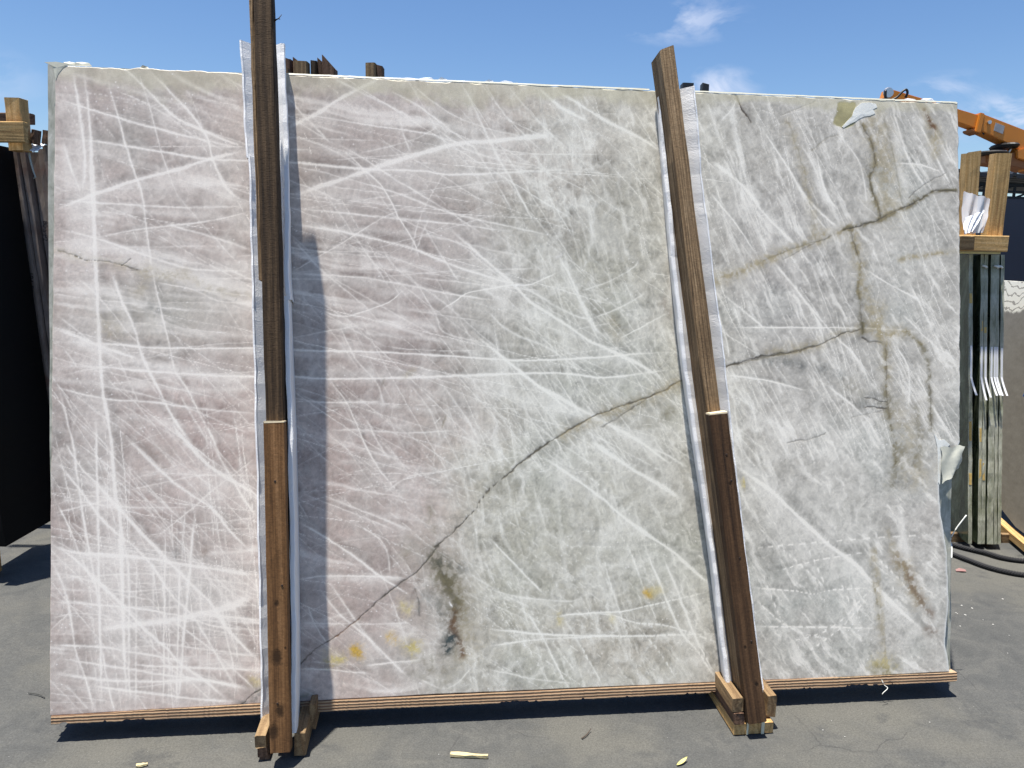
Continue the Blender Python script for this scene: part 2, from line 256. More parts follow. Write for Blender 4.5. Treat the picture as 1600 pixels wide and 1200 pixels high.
# traced mineral veins of the slab: kind, width (0.1 mm), strength (%), points (mm along, mm up)
VEINS = '''
f 91 80 78,1935 104,1747 109,1632 99,1565
f 110 100 103,1965 116,1874 126,1748 131,1633 135,1489 140,1354 145,1222 155,1007 176,862 183,804 192,668 203,610 209,493 212,318 217,142 222,-4
w 74 60 202,598 228,434 228,142 231,15
w 74 70 171,1933 192,1854 219,1751 252,1636 274,1567 284,1482 300,1357 322,1241 350,1124 366,1042 405,978 433,919 484,813
w 93 80 179,1355 211,1257 250,1164 271,1083 321,978 360,896 416,814
w 74 50 264,1943 297,1835 319,1743 346,1651 385,1547
f 91 60 49,1722 71,1642 98,1574
w 74 80 39,1848 219,1797 364,1762 578,1716
f 75 80 209,1964 275,1903 364,1814 454,1771 578,1720
f 75 70 292,1950 347,1895 420,1816 465,1748 481,1684 521,1597 578,1552
w 56 50 187,1888 286,1846 364,1802 420,1758 521,1709
w 77 80 28,1733 142,1727 252,1713 363,1698 464,1685 578,1683 699,1683 938,1668 1117,1668 1207,1658 1483,1678 1618,1693
f 93 90 27,1521 141,1570 252,1613 363,1645 476,1686 578,1716
s 185 40 27,1595 196,1594 363,1599 532,1609
w 74 60 27,1549 363,1535 583,1544
s 168 50 115,1707 219,1676 335,1650 419,1624 583,1540
w 55 40 126,1817 175,1761 197,1733
w 55 40 50,1842 88,1775 104,1753
s 132 50 392,1891 567,1833
w 56 40 398,1903 420,1863 465,1736
s 113 50 348,1953 402,1916 495,1877 571,1861
s 167 45 32,1487 196,1515 419,1513 589,1499
f 74 60 21,1461 141,1437 306,1380 418,1349 592,1344
w 56 60 141,1439 251,1464 362,1480 475,1496 589,1528
w 76 60 340,1486 475,1448 594,1409
s 295 55 28,1423 140,1412 288,1386 437,1365
w 69 100 19,1123 194,1118 333,1107 599,1108 718,1102 976,1097 1217,1084 1431,1072 1650,1081 1820,1094 1940,1100
w 80 100 18,1054 194,1046 360,1031 599,1019 718,1019 829,1013 1096,1017 1278,1025 1400,1029 1566,1031 1705,1017 1884,1038 1962,1042
s 277 50 718,1031 917,1029 1196,1029
s 334 70 30,1151 139,1106 249,1071 361,1042 599,1005
f 110 70 26,1161 66,1148 157,1110 268,1071
w 74 70 18,990 138,959 193,949 304,943 416,925 604,906
w 55 50 25,1209 150,1106 231,1056
w 55 60 85,1321 158,1249 231,1153 272,1114
w 55 50 72,973 160,897 215,862
w 55 45 48,1104 87,1046
w 57 45 472,801 416,900 379,968
w 73 70 34,990 50,910 72,817 82,728 98,612 114,507 130,418 146,291
w 55 40 29,998 56,950 76,902
s 111 40 31,1286 176,1264 343,1231 588,1214
s 111 35 20,1305 195,1292 343,1270 588,1253
w 47 60 306,1308 418,1287 493,1252 588,1245
w 47 60 418,1287 512,1276 592,1269
s 151 50 230,1005 417,978 602,985
s 132 40 211,901 397,870 602,820
s 190 35 416,861 510,820 606,812
w 56 50 138,998 286,963 416,919 596,839
w 74 80 138,921 138,843 142,611 144,378 147,145 151,-1
w 94 90 215,843 359,701 472,616 528,544 597,471
f 114 95 360,880 382,841 461,752 529,704 615,649
w 76 70 454,880 473,840 501,769 557,662 614,578
w 84 80 17,781 109,652 169,570 246,504 302,438 358,348 414,288 470,191 504,130 565,18
f 94 95 99,739 192,633 247,568 336,467 414,382 471,321 516,248 613,137
f 93 95 10,516 70,474 146,396 212,324 279,245 346,184 379,141 447,89 526,14
f 112 100 8,516 81,489 246,473 414,441 509,426 614,404
f 264 80 614,352 528,313 414,288 335,275 134,253
w 65 60 9,348 135,332 245,317 385,287 470,256 613,233
w 57 60 436,293 527,280 613,267
w 74 80 3,213 151,201 245,180 357,156 413,142
w 76 90 235,143 413,128 613,112
w 75 80 24,172 211,135 328,110 441,89 584,57
f 93 70 2,132 156,102 300,90 441,89 584,51
w 75 80 117,84 244,63 413,32 549,17
w 57 50 245,221 357,199 527,169 613,153
w 56 50 8,435 108,407 212,369 358,376 471,384
w 55 50 4,344 190,323 340,300
w 47 50 4,412 135,418 302,420 471,398 604,374
w 46 45 3,296 98,306 227,282
w 46 40 7,383 153,368 320,334
w 60 80 336,537 332,255 328,4
w 60 80 379,458 373,254 367,2
w 59 50 252,492 250,258 248,8
w 60 35 302,475 299,256 296,6
w 60 40 350,443 347,255 343,3
w 61 40 471,455 466,250 462,-2
w 61 35 443,440 439,251 435,-1
w 75 80 426,613 415,527 409,441 391,253 379,96 371,8
w 56 50 396,626 388,508 384,450
w 56 45 355,607 358,489
w 73 70 22,648 59,566 108,438 141,379
w 73 70 10,469 53,352 74,206 90,148 106,98 133,0
w 57 50 461,735 477,605 505,486 517,426
w 57 60 493,308 516,219 533,141 538,89
w 74 70 151,196 167,90 188,-5
w 56 50 250,53 281,-1
w 55 50 42,95 115,11
s 221 40 27,660 192,630 359,621
w 46 50 23,652 118,639 247,623 415,619
w 56 50 210,672 322,695 453,719 605,713
w 55 50 16,610 100,631 192,653
w 47 50 310,530 415,616 491,683 606,770
w 46 50 3,257 62,313
w 57 50 415,567 509,574 605,586
w 55 40 18,691 100,674 155,669
w 55 60 46,825 100,738 155,688
s 92 50 37,729 137,689 229,668
w 56 50 282,237 338,137 413,91
w 56 50 171,222 208,182 226,142
w 57 60 339,290 470,181 584,67 607,36
w 78 60 699,1886 763,1817 832,1748
f 117 80 699,1785 792,1836 856,1880 909,1912 998,1958
w 79 60 839,1951 903,1918 1045,1852 1097,1822
w 80 70 1016,1916 1093,1878 1177,1820 1238,1774 1298,1734
w 59 60 705,1831 763,1829 950,1806 1117,1788 1225,1762
f 161 90 698,1572 856,1630 974,1675 1087,1715 1195,1749 1268,1763 1360,1772 1483,1789 1587,1792
w 82 60 1232,1956 1274,1885 1317,1795 1360,1711 1396,1652 1483,1488
w 44 100 873,1726 914,1686 985,1622 1015,1575 1043,1519 1090,1442 1108,1388
w 60 60 850,1749 938,1698 1057,1624 1159,1566 1319,1465
w 70 60 704,1673 791,1658 903,1631 1027,1599 1207,1537 1380,1502 1545,1469
w 80 60 698,1543 879,1529 1057,1515 1237,1501 1401,1483
s 138 50 698,1499 820,1480 997,1478 1197,1458
s 158 40 698,1590 840,1584 997,1562 1157,1532
w 60 45 1047,1850 1057,1780 1081,1721
w 60 45 1197,1684 1117,1541 1076,1399
w 60 40 918,1716 1077,1761 1177,1814
s 195 35 705,1728 840,1713 997,1734
w 58 50 698,1630 801,1593 879,1555
s 165 40 1278,1763 1401,1694 1524,1592
w 61 50 1268,1763 1319,1688 1401,1548
w 61 50 1157,1804 1278,1731 1504,1689
s 179 40 919,1819 1077,1817 1197,1845
w 59 40 714,1768 860,1714 997,1618
w 51 50 1298,1971 1380,1852 1504,1734
w 61 50 1077,1941 1197,1855 1319,1809 1442,1785
w 62 40 1380,1954 1483,1836 1587,1747
f 106 70 1535,1940 1608,1902 1713,1844 1819,1796 1894,1747
f 104 60 1483,1946 1566,1880 1650,1842
w 90 80 708,1494 859,1473 977,1450 1084,1424 1217,1371 1370,1325 1438,1308
w 70 60 707,1340 918,1331 1060,1309 1217,1280 1359,1262
w 39 60 707,1340 800,1395 906,1462 977,1508 1077,1560
f 104 90 1197,1492 1308,1397 1400,1319 1462,1259 1587,1180 1650,1137 1705,1112 1820,1058 1928,996
w 60 50 1048,1363 1096,1315 1156,1219 1186,1159 1308,1129
f 105 90 1278,1159 1380,1074 1473,1000 1567,945 1661,894 1718,863 1821,808 1950,712
w 43 90 800,1228 859,1208 917,1217 1012,1254 1060,1297
w 45 100 1168,1225 1217,1256 1266,1287 1407,1313 1456,1314 1556,1358
s 291 70 1339,988 1442,939 1567,914 1672,882
w 44 90 829,1007 876,947 905,887 940,802 982,729 1035,662 1071,613
w 50 60 942,887 976,816 1016,755
s 198 60 800,1190 917,1181 1056,1186 1197,1175
w 59 50 858,1186 907,1077 976,997 996,916
w 59 50 713,1452 800,1355 918,1257 996,1178
w 61 40 977,1454 1036,1359 1176,1260 1318,1139 1400,1078
s 157 50 707,1393 918,1377 1116,1340
s 158 45 708,1433 879,1420 1036,1389 1197,1341
w 61 50 1116,1501 1177,1401 1237,1311
w 60 40 1137,1521 1096,1420
s 121 50 996,1188 1156,1138 1318,1078
w 81 50 1176,997 1237,915 1298,813
w 60 40 1076,997 1136,916 1176,814
w 60 50 828,853 936,853 1076,843 1237,850
s 159 35 838,947 996,932 1196,905
w 59 50 706,957 799,941 996,941
w 63 50 1401,1323 1462,1294 1587,1223 1671,1203
f 126 60 1545,1418 1587,1347 1640,1234 1692,1141
w 63 60 1566,1367 1619,1264 1692,1120
w 62 60 1380,1078 1504,976 1608,893
w 83 50 1308,1241 1400,1160 1525,1109 1650,1017
w 64 50 1661,1207 1756,1245 1820,1281 1841,1292
w 53 50 1619,1295 1713,1328 1798,1375 1820,1412
s 165 50 1278,1322 1400,1242 1504,1202
w 54 60 1745,1141 1820,1179 1916,1230
w 62 50 1442,914 1504,811 1529,790
w 62 50 1473,873 1546,811
s 198 60 798,396 916,387 1059,383
w 69 70 724,390 798,396 916,395 1075,382
w 79 60 804,654 887,616 976,579 1095,527
w 99 85 728,572 828,510 916,447 975,397 1075,329
w 79 70 798,354 856,280 945,198 999,142 1074,65
w 79 50 827,377 915,242 995,130
w 39 80 759,307 786,240 821,185
w 69 70 733,111 836,102 955,85
w 60 70 935,112 1015,117 1119,123
w 59 50 724,255 915,244 1095,241
w 64 90 1318,215 1504,189 1757,174 1951,171 2095,169
w 63 70 1318,157 1473,172 1609,175 1757,174
w 54 80 1529,244 1643,253 1757,255 1854,271 1951,289 2055,309
w 54 70 1643,253 1725,244 1809,216 1925,199 2095,137
w 72 80 1330,504 1405,422 1504,320
w 73 70 1442,278 1504,171 1567,44 1588,18
w 63 60 1567,243 1643,115 1694,21
f 107 90 1492,766 1598,696 1693,626 1757,569 1866,491 1924,452 1990,393 2068,321
f 128 90 1651,810 1693,788 1795,718 1885,667 1963,615
w 86 70 1859,787 1917,761 1976,722
w 64 70 1617,727 1725,632 1821,536 1864,472
w 87 90 1840,460 1886,346 1958,185 2017,113 2082,17
w 87 90 1899,427 1951,306 2003,177 2076,28
w 65 60 1796,223 1886,118 1945,27
w 53 90 1642,471 1736,465 1783,468 1843,469 1924,477
w 53 70 1630,519 1706,520
w 63 50 1504,749 1508,584 1517,460
s 147 50 1546,666 1567,459 1588,292
w 63 50 1318,342 1421,314 1567,293 1630,301
w 64 60 1704,643 1736,538 1789,453 1821,368
w 65 50 1789,453 1843,305 1886,198
w 64 50 1693,476 1715,372 1757,245 1800,117 1822,22
w 60 50 1196,722 1075,704 996,655
w 60 50 916,556 995,493 1015,392
s 119 40 838,757 996,745 1196,722
w 60 50 975,433 1035,270 1075,147
w 61 50 1095,65 1196,29 1277,98
w 49 50 740,659 916,586 1035,533
w 62 50 1318,86 1463,48 1609,25
w 62 40 1277,384 1380,320 1463,276
s 207 50 1298,322 1400,309 1546,283
w 63 50 1525,170 1609,63
w 66 50 1993,659 2037,489 2060,404
w 57 70 2123,1183 2457,1184 2669,1181 2801,1169
w 55 70 2104,1025 2179,1017 2256,1006 2390,974
f 137 90 2131,733 2257,648 2338,576 2460,464 2563,390 2639,310 2758,201 2821,147
w 79 80 2325,570 2393,459 2461,315
w 68 60 2258,482 2352,409 2461,309
w 67 70 2232,386 2292,237 2340,165 2394,72 2428,10
w 81 70 2639,414 2736,320 2842,198
w 68 70 2219,188 2439,178 2654,166
c 68 80 2212,317 2339,304 2420,291 2488,302 2625,304
w 57 70 2285,372 2420,401 2611,428
w 57 60 2191,449 2370,460 2597,472 2875,483
w 68 60 2214,278 2340,177 2484,133
w 69 60 2460,479 2506,349 2587,173 2634,62
w 81 70 2529,456 2564,282 2599,161 2634,51 2680,4
w 68 60 2621,280 2507,165 2394,94 2360,52
w 57 60 2326,129 2484,176 2625,302
w 70 60 2690,343 2760,144 2831,32
w 70 60 2737,123 2808,11
s 279 60 2712,560 2747,451 2759,341
w 71 60 2817,427 2865,272 2901,205
s 209 60 2723,582 2740,494 2713,408
w 67 60 2213,783 2257,655 2347,482
w 69 60 2458,995 2595,887 2665,778
w 68 60 2367,1294 2480,1167 2548,1103 2594,1038
w 79 60 2277,1399 2367,1294 2457,1167
w 69 60 2593,1383 2708,1320 2801,1277
w 70 60 2779,1038 2850,907 2921,797
w 70 60 2754,1342 2824,1212 2895,1082
w 70 60 2709,1125 2756,1038 2756,908
w 70 50 2731,1233 2848,1125 2928,1082
w 66 60 2088,1858 2132,1902 2143,1933
s 176 60 2121,1922 2143,1818 2177,1672 2232,1568
f 133 60 2056,1731 2166,1650 2254,1547 2366,1443
w 67 60 2231,1842 2320,1718 2411,1572 2479,1488
w 79 70 2354,1655 2433,1572 2501,1520
s 231 50 2705,1859 2717,1730 2752,1645
w 81 60 2693,1923 2752,1753 2822,1647
w 70 60 2786,1884 2845,1777 2904,1671
w 70 60 2797,1938 2915,1736
w 58 70 2706,1741 2798,1737 2868,1717
w 68 50 2522,1810 2580,1726 2603,1598
w 68 60 2421,1764 2455,1637 2501,1574
s 203 60 2421,1721 2444,1637 2478,1595
w 55 60 2056,1626 2144,1523 2211,1430
w 66 50 2101,1291 2211,1207 2256,1165
w 66 50 2079,1248 2112,1143 2123,1080
w 66 50 2135,953 2168,783 2235,698
s 201 50 2212,889 2301,846 2324,803
w 68 50 2482,802 2527,693 2573,628
w 68 50 2391,802 2437,695 2482,651
w 67 50 2191,634 2302,568 2348,460
s 222 50 2124,784 2213,698 2324,632
kd 46 70 26,1398 102,1375 140,1368 217,1356 261,1345
kt 149 25 26,1398 102,1375 217,1356 306,1334 395,1329 474,1289 594,1267
kd 46 80 210,1354 238,1377
kd 74 60 241,1344 265,1343
kt 187 25 287,1337 347,1328 399,1333
kd 67 95 1962,1006 1872,962 1782,931 1661,888 1579,845 1492,791 1481,784 1339,669 1271,585 1155,477
ko 52 40 1962,1006 1872,962 1782,931 1661,888 1579,845 1492,791 1481,784 1339,669 1271,585 1155,477
kd 64 95 1166,485 1131,439 1095,406 1011,342 915,260
kb 63 90 915,260 876,231 839,202
kd 49 90 839,202 778,163 733,123 680,87 607,46 555,7
kt 213 40 1949,996 1820,937 1693,892 1567,831
kd 64 50 1872,962 1769,900 1693,857
ko 172 35 1928,912 1863,870 1799,860
kd 71 90 2104,1050 2216,1082 2289,1095 2417,1121
ko 67 60 2104,1046 2216,1078 2289,1093 2417,1117 2498,1154 2580,1180
kt 204 40 2256,1099 2417,1124 2571,1180 2746,1168
kd 80 70 2587,1154 2614,1135 2656,1135
kt 116 60 2670,1155 2746,1168 2795,1136
ko 117 60 2746,1168 2795,1136 2823,1071 2833,940 2838,835
kt 201 60 2064,1328 2142,1361 2248,1407 2362,1454 2470,1494 2544,1515
ko 67 60 2233,1402 2362,1454 2470,1483
ko 92 95 2519,1510 2608,1538 2661,1558 2732,1590 2794,1624 2845,1649 2925,1654
kd 46 50 2524,1512 2608,1538 2732,1590 2794,1624
ko 91 80 2544,1515 2558,1457 2579,1406 2579,1361 2572,1329 2580,1258 2589,1167
kt 229 50 2549,1489 2579,1393 2581,1339 2616,1254 2651,1157
ko 116 70 2670,1122 2677,1038 2675,954 2685,876 2706,784 2713,734 2728,660
kt 207 40 2651,1254 2658,1168 2672,1081 2682,908
ko 92 80 2624,603 2634,486 2639,323 2656,225 2668,126 2675,74
kt 162 40 2634,432 2656,235 2677,60
kt 93 60 2724,1415 2823,1432 2919,1449
kd 68 55 2352,582 2460,593 2569,617 2665,635
ko 93 60 2569,617 2665,635 2755,653 2860,662
ko 92 80 2586,1861 2616,1804 2632,1738 2612,1680 2628,1622 2654,1554
kt 597 45 2625,1878 2655,1793 2671,1707 2679,1600
ko 69 50 2659,1900 2694,1773 2729,1601
kt 233 55 2792,1942 2816,1906 2844,1842 2849,1778
kb 93 50 2809,1928 2832,1874 2839,1864
kb 77 90 2139,1944 2165,1901 2180,1878
kd 55 80 2139,1944 2165,1901 2194,1858
kt 179 35 2324,1862 2354,1783 2388,1656 2422,1508
ko 56 40 2324,1862 2376,1720 2415,1529
ko 56 50 2298,1887 2364,1915 2420,1934
ko 56 50 2405,1774 2455,1812 2500,1830
kd 42 50 2887,1714 2799,1668 2752,1623
kt 557 35 2698,908 2757,821 2781,690
ko 232 45 2734,777 2711,691 2700,648
ko 233 40 2780,908 2803,799 2769,734
kt 280 50 2743,374 2771,308 2795,253
kb 187 30 2713,408 2748,363 2807,241 2842,207
kt 186 35 2689,496 2713,408 2741,364
ko 161 35 1140,632 1144,591 1152,530
ko 200 30 1075,491 1055,451
ko 223 60 1149,453 1176,397 1196,356 1208,315
ko 244 70 1196,376 1212,325 1222,263
kd 102 75 1196,362 1212,315 1218,274
kd 81 80 1176,391 1200,336 1220,284
kt 407 40 1176,408 1220,325 1240,222 1246,140
kk 446 22 1155,429 1206,305 1196,183
ko 325 50 1176,397 1204,346 1220,294
kd 81 50 1164,428 1180,387
kd 81 50 1220,274 1210,233 1214,202
kb 163 40 1220,274 1210,233 1214,202
kb 122 50 1214,202 1232,171 1240,136
kb 122 40 1206,239 1212,219
kk 163 90 1208,186 1196,166 1190,154
kk 81 60 1099,318 1103,288 1107,263
kd 60 40 1091,349 1105,298
ko 162 40 1125,145 1145,93
ko 486 25 1115,84 1175,41
kk 322 22 2597,934 2636,934 2675,930
kd 46 70 2597,950 2641,945 2675,936
kd 58 70 2600,917 2641,915 2675,910
kk 224 22 2256,1072 2323,1068 2379,1051
kk 227 18 2444,1042 2521,1021
ko 228 25 2537,995 2583,963
kd 56 40 2324,799 2414,813 2459,828
kd 46 35 2549,883 2675,908
kd 29 50 540,1249 546,1261
kk 223 20 287,1235 315,1223
kk 150 20 368,489 373,469
kb 114 25 448,477 462,491
kb 336 12 304,803 359,783
kt 257 25 167,1181 185,1152
kt 148 25 259,1279 278,1289
ko 79 40 992,997 996,1013
ko 61 50 1176,859 1190,895
kt 100 40 1060,1017 1086,1037
kt 255 25 1731,1204 1745,1152
kb 172 20 1895,1267 1916,1226
kk 269 35 603,27 565,-1
kd 39 50 690,102 739,128
ko 117 40 738,20 768,29
ky 178 90 907,162 913,153
ky 180 75 1017,198 1021,191
kz 221 60 1075,163 1099,166
kz 197 55 836,136 860,139
kz 180 40 1055,300 1067,289
ky 172 75 1845,311 1849,305
kz 216 30 1864,315 1886,320
kz 155 50 2182,669 2186,656
kz 168 35 1550,248 1559,227
kz 128 30 1730,235 1732,229
kz 154 30 594,83 603,74
kz 324 35 2650,44 2678,30
ko 185 50 2641,27 2696,20
kb 188 30 2830,153 2859,141
kk 325 25 1176,428 1236,406
kk 283 20 1125,328 1175,265
kw 81 90 1198,301 1208,288
kw 41 60 1236,144 1273,135
kw 41 50 1273,108 1281,46
kw 62 35 1339,823 1353,874
kw 62 30 1425,637 1442,647
kw 83 35 1411,1309 1438,1312
kw 83 35 1545,1403 1562,1412
kw 38 40 493,1158 515,1154
kd 45 55 2104,1048 2216,1080 2289,1095 2417,1119 2498,1154 2580,1180
kd 46 60 2519,1510 2608,1538 2661,1558 2732,1590 2794,1624 2845,1649 2925,1654
kd 46 50 2544,1515 2558,1457 2579,1406
kd 46 45 2580,1258 2584,1210 2589,1167
kd 46 50 2586,1861 2616,1804 2632,1738 2612,1680 2628,1622 2654,1554
kd 42 40 2670,1122 2677,1038 2675,954 2685,876
kd 42 40 2833,995 2833,907 2838,835
kd 41 40 2624,603 2634,486 2639,323
kd 46 50 2352,582 2460,593 2569,617 2665,635 2755,653 2860,662
kd 36 40 2310,1410 2389,1454 2479,1492
'''
# ---------------------------------------------------------------- stone pattern (pure numpy, in slab metres)
SW, SH = 2.945, 1.95
def lattice(seed):
    return np.random.RandomState(seed).rand(256, 256).astype(np.float32)
LAT = {}
def vnoise(x, y, seed=0):
    L = LAT.setdefault(seed, lattice(seed))
    xi = np.floor(x).astype(np.int32); yi = np.floor(y).astype(np.int32)
    fx = (x - xi).astype(np.float32); fy = (y - yi).astype(np.float32)
    fx = fx * fx * (3 - 2 * fx); fy = fy * fy * (3 - 2 * fy)
    x0 = xi & 255; x1 = (xi + 1) & 255; y0 = yi & 255; y1 = (yi + 1) & 255
    a = L[y0, x0]; b = L[y0, x1]; c = L[y1, x0]; d = L[y1, x1]
    return (a + (b - a) * fx) * (1 - fy) + (c + (d - c) * fx) * fy
def fbm(x, y, seed=0, octv=4, gain=.5):
    s = 0; a = 1; t = 0
    for i in range(octv):
        s = s + a * vnoise(x + 17.3 * i, y + 9.1 * i, seed + i); t += a; a *= gain; x = x * 2.03; y = y * 2.03
    return s / t
def sstep(a, b, x):
    t = np.clip((x - a) / (b - a), 0, 1); return t * t * (3 - 2 * t)
def smooth_line(p, n=5):
    p = np.array(p, float)
    if len(p) < 3:
        t = np.linspace(0, 1, n)[:, None]; return p[0] * (1 - t) + p[-1] * t
    q = np.vstack([2 * p[0] - p[1], p, 2 * p[-1] - p[-2]]); out = []
    for i in range(1, len(q) - 2):
        for t in np.linspace(0, 1, n, endpoint=False):
            a, b, c, d = q[i - 1], q[i], q[i + 1], q[i + 2]
            out.append(.5 * (2 * b + (c - a) * t + (2 * a - 5 * b + 4 * c - d) * t * t + (3 * b - a - 3 * c + d) * t ** 3))
    out.append(p[-1]); return np.array(out)

def stone_pattern(U, V):
    """U, V: grids (rows = height) in metres -> rgb (albedo), gloss, relief"""
    ny, nx = U.shape
    rnd = np.random.RandomState(11)
    cols = U[0, :]; rows_lo = V.min(axis=1)
    du = SW / (nx - 1); dv = SH / (ny - 1)
    warp_a = (fbm(U * 30, V * 30, 40, 3) - .5); warp_b = (fbm(U * 30 + 50, V * 30, 44, 3) - .5)
    warp_c = fbm(U * 130, V * 130, 47, 2) - .5; warp_d = fbm(U * 130 + 70, V * 130, 49, 2) - .5
    Uw = U + warp_a * .010 + warp_c * .003; Vw = V + warp_b * .010 + warp_d * .003
    Us = U + warp_a * .0035 + warp_c * .0022; Vs = V + warp_b * .0035 + warp_d * .0022
    Uk = U + warp_a * .010 + warp_c * .004; Vk = V + warp_b * .010 + warp_d * .004
    fine = fbm(U * 160, V * 160, 60, 3)
    # zones
    wob = (fbm(U * 2.2, V * 2.2, 3, 3) - .5) * .55
    left = 1 - sstep(.95, 1.55, U + wob + (V - 1) * -.12)          # pinkish laminated quartz
    right = sstep(1.9, 2.35, U + wob * .6)                           # cool streaky quartz
    mid = np.clip(1 - left - right, 0, 1)
    # body tone -------------------------------------------------
    base = np.zeros((ny, nx, 3), np.float32)
    cl = np.array([.450, .414, .388]); cm = np.array([.488, .474, .418]); cr = np.array([.478, .465, .430])
    for c in range(3): base[..., c] = left * cl[c] + mid * cm[c] + right * cr[c]
    def tint(w, col):
        for c in range(3): base[..., c] *= 1 + w * (col[c] - 1)
    g = lambda u0, v0, ru, rv: np.exp(-((U - u0) / ru) ** 2 - ((V - v0) / rv) ** 2)
    n1 = fbm(U * 4, V * 4, 8, 4)
    pink = sstep(.4, .75, n1 + .25 * left)
    tint(pink * left * .55 + g(.45, .75, .45, .35) * .5 + g(1.45, 1.85, .3, .2) * .55 + g(1.5, 1.62, .15, .15) * .4 + g(1.08, .5, .2, .25) * .5 + g(1.75, .15, .3, .12) * .35 + g(.55, .2, .3, .25) * .35, (1.05, .925, .925))
    tint(g(.3, 1.2, .35, .12) * .8 + g(.7, 1.55, .5, .3) * .2, (.95, 1.0, .95))
    tint(mid * sstep(.35, .7, fbm(U * 3 + 9, V * 3, 21, 3)) * .7, (.985, 1.0, .955))
    tint(sstep(.5, .75, fbm(U * 4 + 3, V * 4 + 3, 31, 3)) * (mid + right) * .8 + g(1.95, .42, .16, .12) * .9 + g(2.45, .4, .25, .25) * .6 + g(1.62, 1.0, .15, .1) * .5, (.965, 1.01, 1.02))
    tint(g(2.25, 1.3, .2, .5) * .6 + g(2.8, .6, .15, .3) * .5, (1.0, .97, 1.0))
    val = .80 + .40 * fbm(U * 2.5 + 4, V * 2.5, 12, 4)
    # laminated bands on the left: thin layers dipping gently to the right
    th = -.13 - .05 * (V - 1); ca, sa = np.cos(th), np.sin(th)
    s = Uw * ca + Vw * sa; d = -Uw * sa + Vw * ca
    band = fbm(s * 1.6, d * 22 + fbm(s * 3, d * 6, 70, 2) * 3, 75, 4, .6)
    val *= 1 + left * (.5 * (band - .5))
    veil = left * sstep(.58, .82, band) * .45
    # steep streaks on the right and the middle
    th = -1.12 + .25 * (U - 2.2); ca, sa = np.cos(th), np.sin(th)
    s = Uw * ca + Vw * sa; d = -Uw * sa + Vw * ca
    st = fbm(s * 6, d * 52 + fbm(s * 6, d * 7, 80, 2) * 1.6, 85, 4, .7)
    st2 = fbm(s * 26 + 7, d * 120 + fbm(s * 9, d * 9, 81, 2) * 1.5, 88, 3, .7)
    veil = veil + (right * .9 + mid * .55) * (sstep(.55, .76, st) * .55 + sstep(.60, .78, st2) * .20)
    val *= 1 + (right * .35 + mid * .22) * (st - .5)
    # cloudy ragged wisps: ridged noise
    wx = Uw + .022 * (fbm(U * 11, V * 11, 90, 3) - .5); wy = Vw + .022 * (fbm(U * 11 + 30, V * 11, 93, 3) - .5)
    r1 = 1 - np.abs(fbm(wx * 10, wy * 9, 96, 4, .62) - .5) * 4.6
    r2 = 1 - np.abs(fbm(wx * 34 + 5, wy * 27, 101, 4, .66) - .5) * 4.6
    rid = np.clip(r1, 0, 1) ** 3 * .65 + np.clip(r2, 0, 1) ** 3 * .28
    veil = veil + rid * (left * .42 + mid * .68 + right * .5) * (.35 + .9 * fbm(U * 5, V * 5, 110, 3))
    cloud = sstep(.5, .78, fbm(wx * 6 + 2, wy * 6, 115, 4))
    veil = veil + cloud * (left * .18 + mid * .26 + right * .20)
    veil = np.clip(veil, 0, .8)
    # dark crystal pockets
    dk = sstep(.60, .82, fbm(wx * 12, wy * 12, 120, 4, .6)) * (mid * .28 + right * .26 + left * .14)
    val *= 1 - dk
    facet = np.abs(fbm(wx * 34, wy * 34, 200, 3, .6) - .5) * 2
    val *= 1.06 - .55 * np.clip(.30 - facet, 0, 1) * (left * .7 + mid * 1.3 + right * 1.2)
    crumb = sstep(.54, .70, fbm(wx * 46 + 3, wy * 40, 204, 4, .65)) * sstep(.38, .62, fbm(U * 6 + 1, V * 6 + 8, 208, 3))
    val *= 1 - crumb * (left * .14 + mid * .24 + right * .24)
    val *= .80 + .40 * fine
    trans = 1 - veil                      # what is left of the body colour
    stain = np.zeros((ny, nx, 4), np.float32); shade = np.ones((ny, nx), np.float32)
    relief = np.zeros((ny, nx), np.float32)
    seg_rnd = np.random.RandomState(5).rand(4096).astype(np.float32)
    def n1d(t, o):
        t = t + o; i = np.floor(t).astype(np.int32); f = t - i; return seg_rnd[i & 4095] * (1 - f) + seg_rnd[(i + 1) & 4095] * f
    inks = dict(d=(.10, .09, .075), o=(.17, .15, .085), t=(.38, .325, .20), b=(.15, .085, .045), k=(.05, .07, .075), y=(.60, .40, .08), z=(.58, .50, .22), w=(.92, .92, .92))
    def stroke(kind, w, a, pts):
        p = smooth_line(pts); n = len(p)
        L = np.concatenate([[0], np.cumsum(np.linalg.norm(np.diff(p, axis=0), axis=1))])
        ln = max(L[-1], 1e-4)
        off = rnd.rand() * 3000
        if ln > .05:                        # natural wander
            nrm = np.stack([-np.gradient(p[:, 1]), np.gradient(p[:, 0])], 1); nrm /= np.linalg.norm(nrm, axis=1)[:, None] + 1e-9
            amp = .0012 if kind[0] != 'k' else .0040
            p = p + nrm * ((n1d(L * 25, off) - .5) * amp + (n1d(L * 70, off + 900) - .5) * amp * .6)[:, None]
        reach = dict(w=3.2, f=9, s=3.6, c=3.2).get(kind[0], 3.0) * w
        buf = None
        if True:
            lo = p.min(0) - reach; hi = p.max(0) + reach
            I0 = max(int(lo[0] / du), 0); I1 = min(int(hi[0] / du) + 2, nx); J0 = max(int(lo[1] / dv), 0); J1 = min(int(hi[1] / dv) + 2, ny)
            if I1 <= I0 or J1 <= J0: return
            buf = np.zeros((J1 - J0, I1 - I0), np.float32)
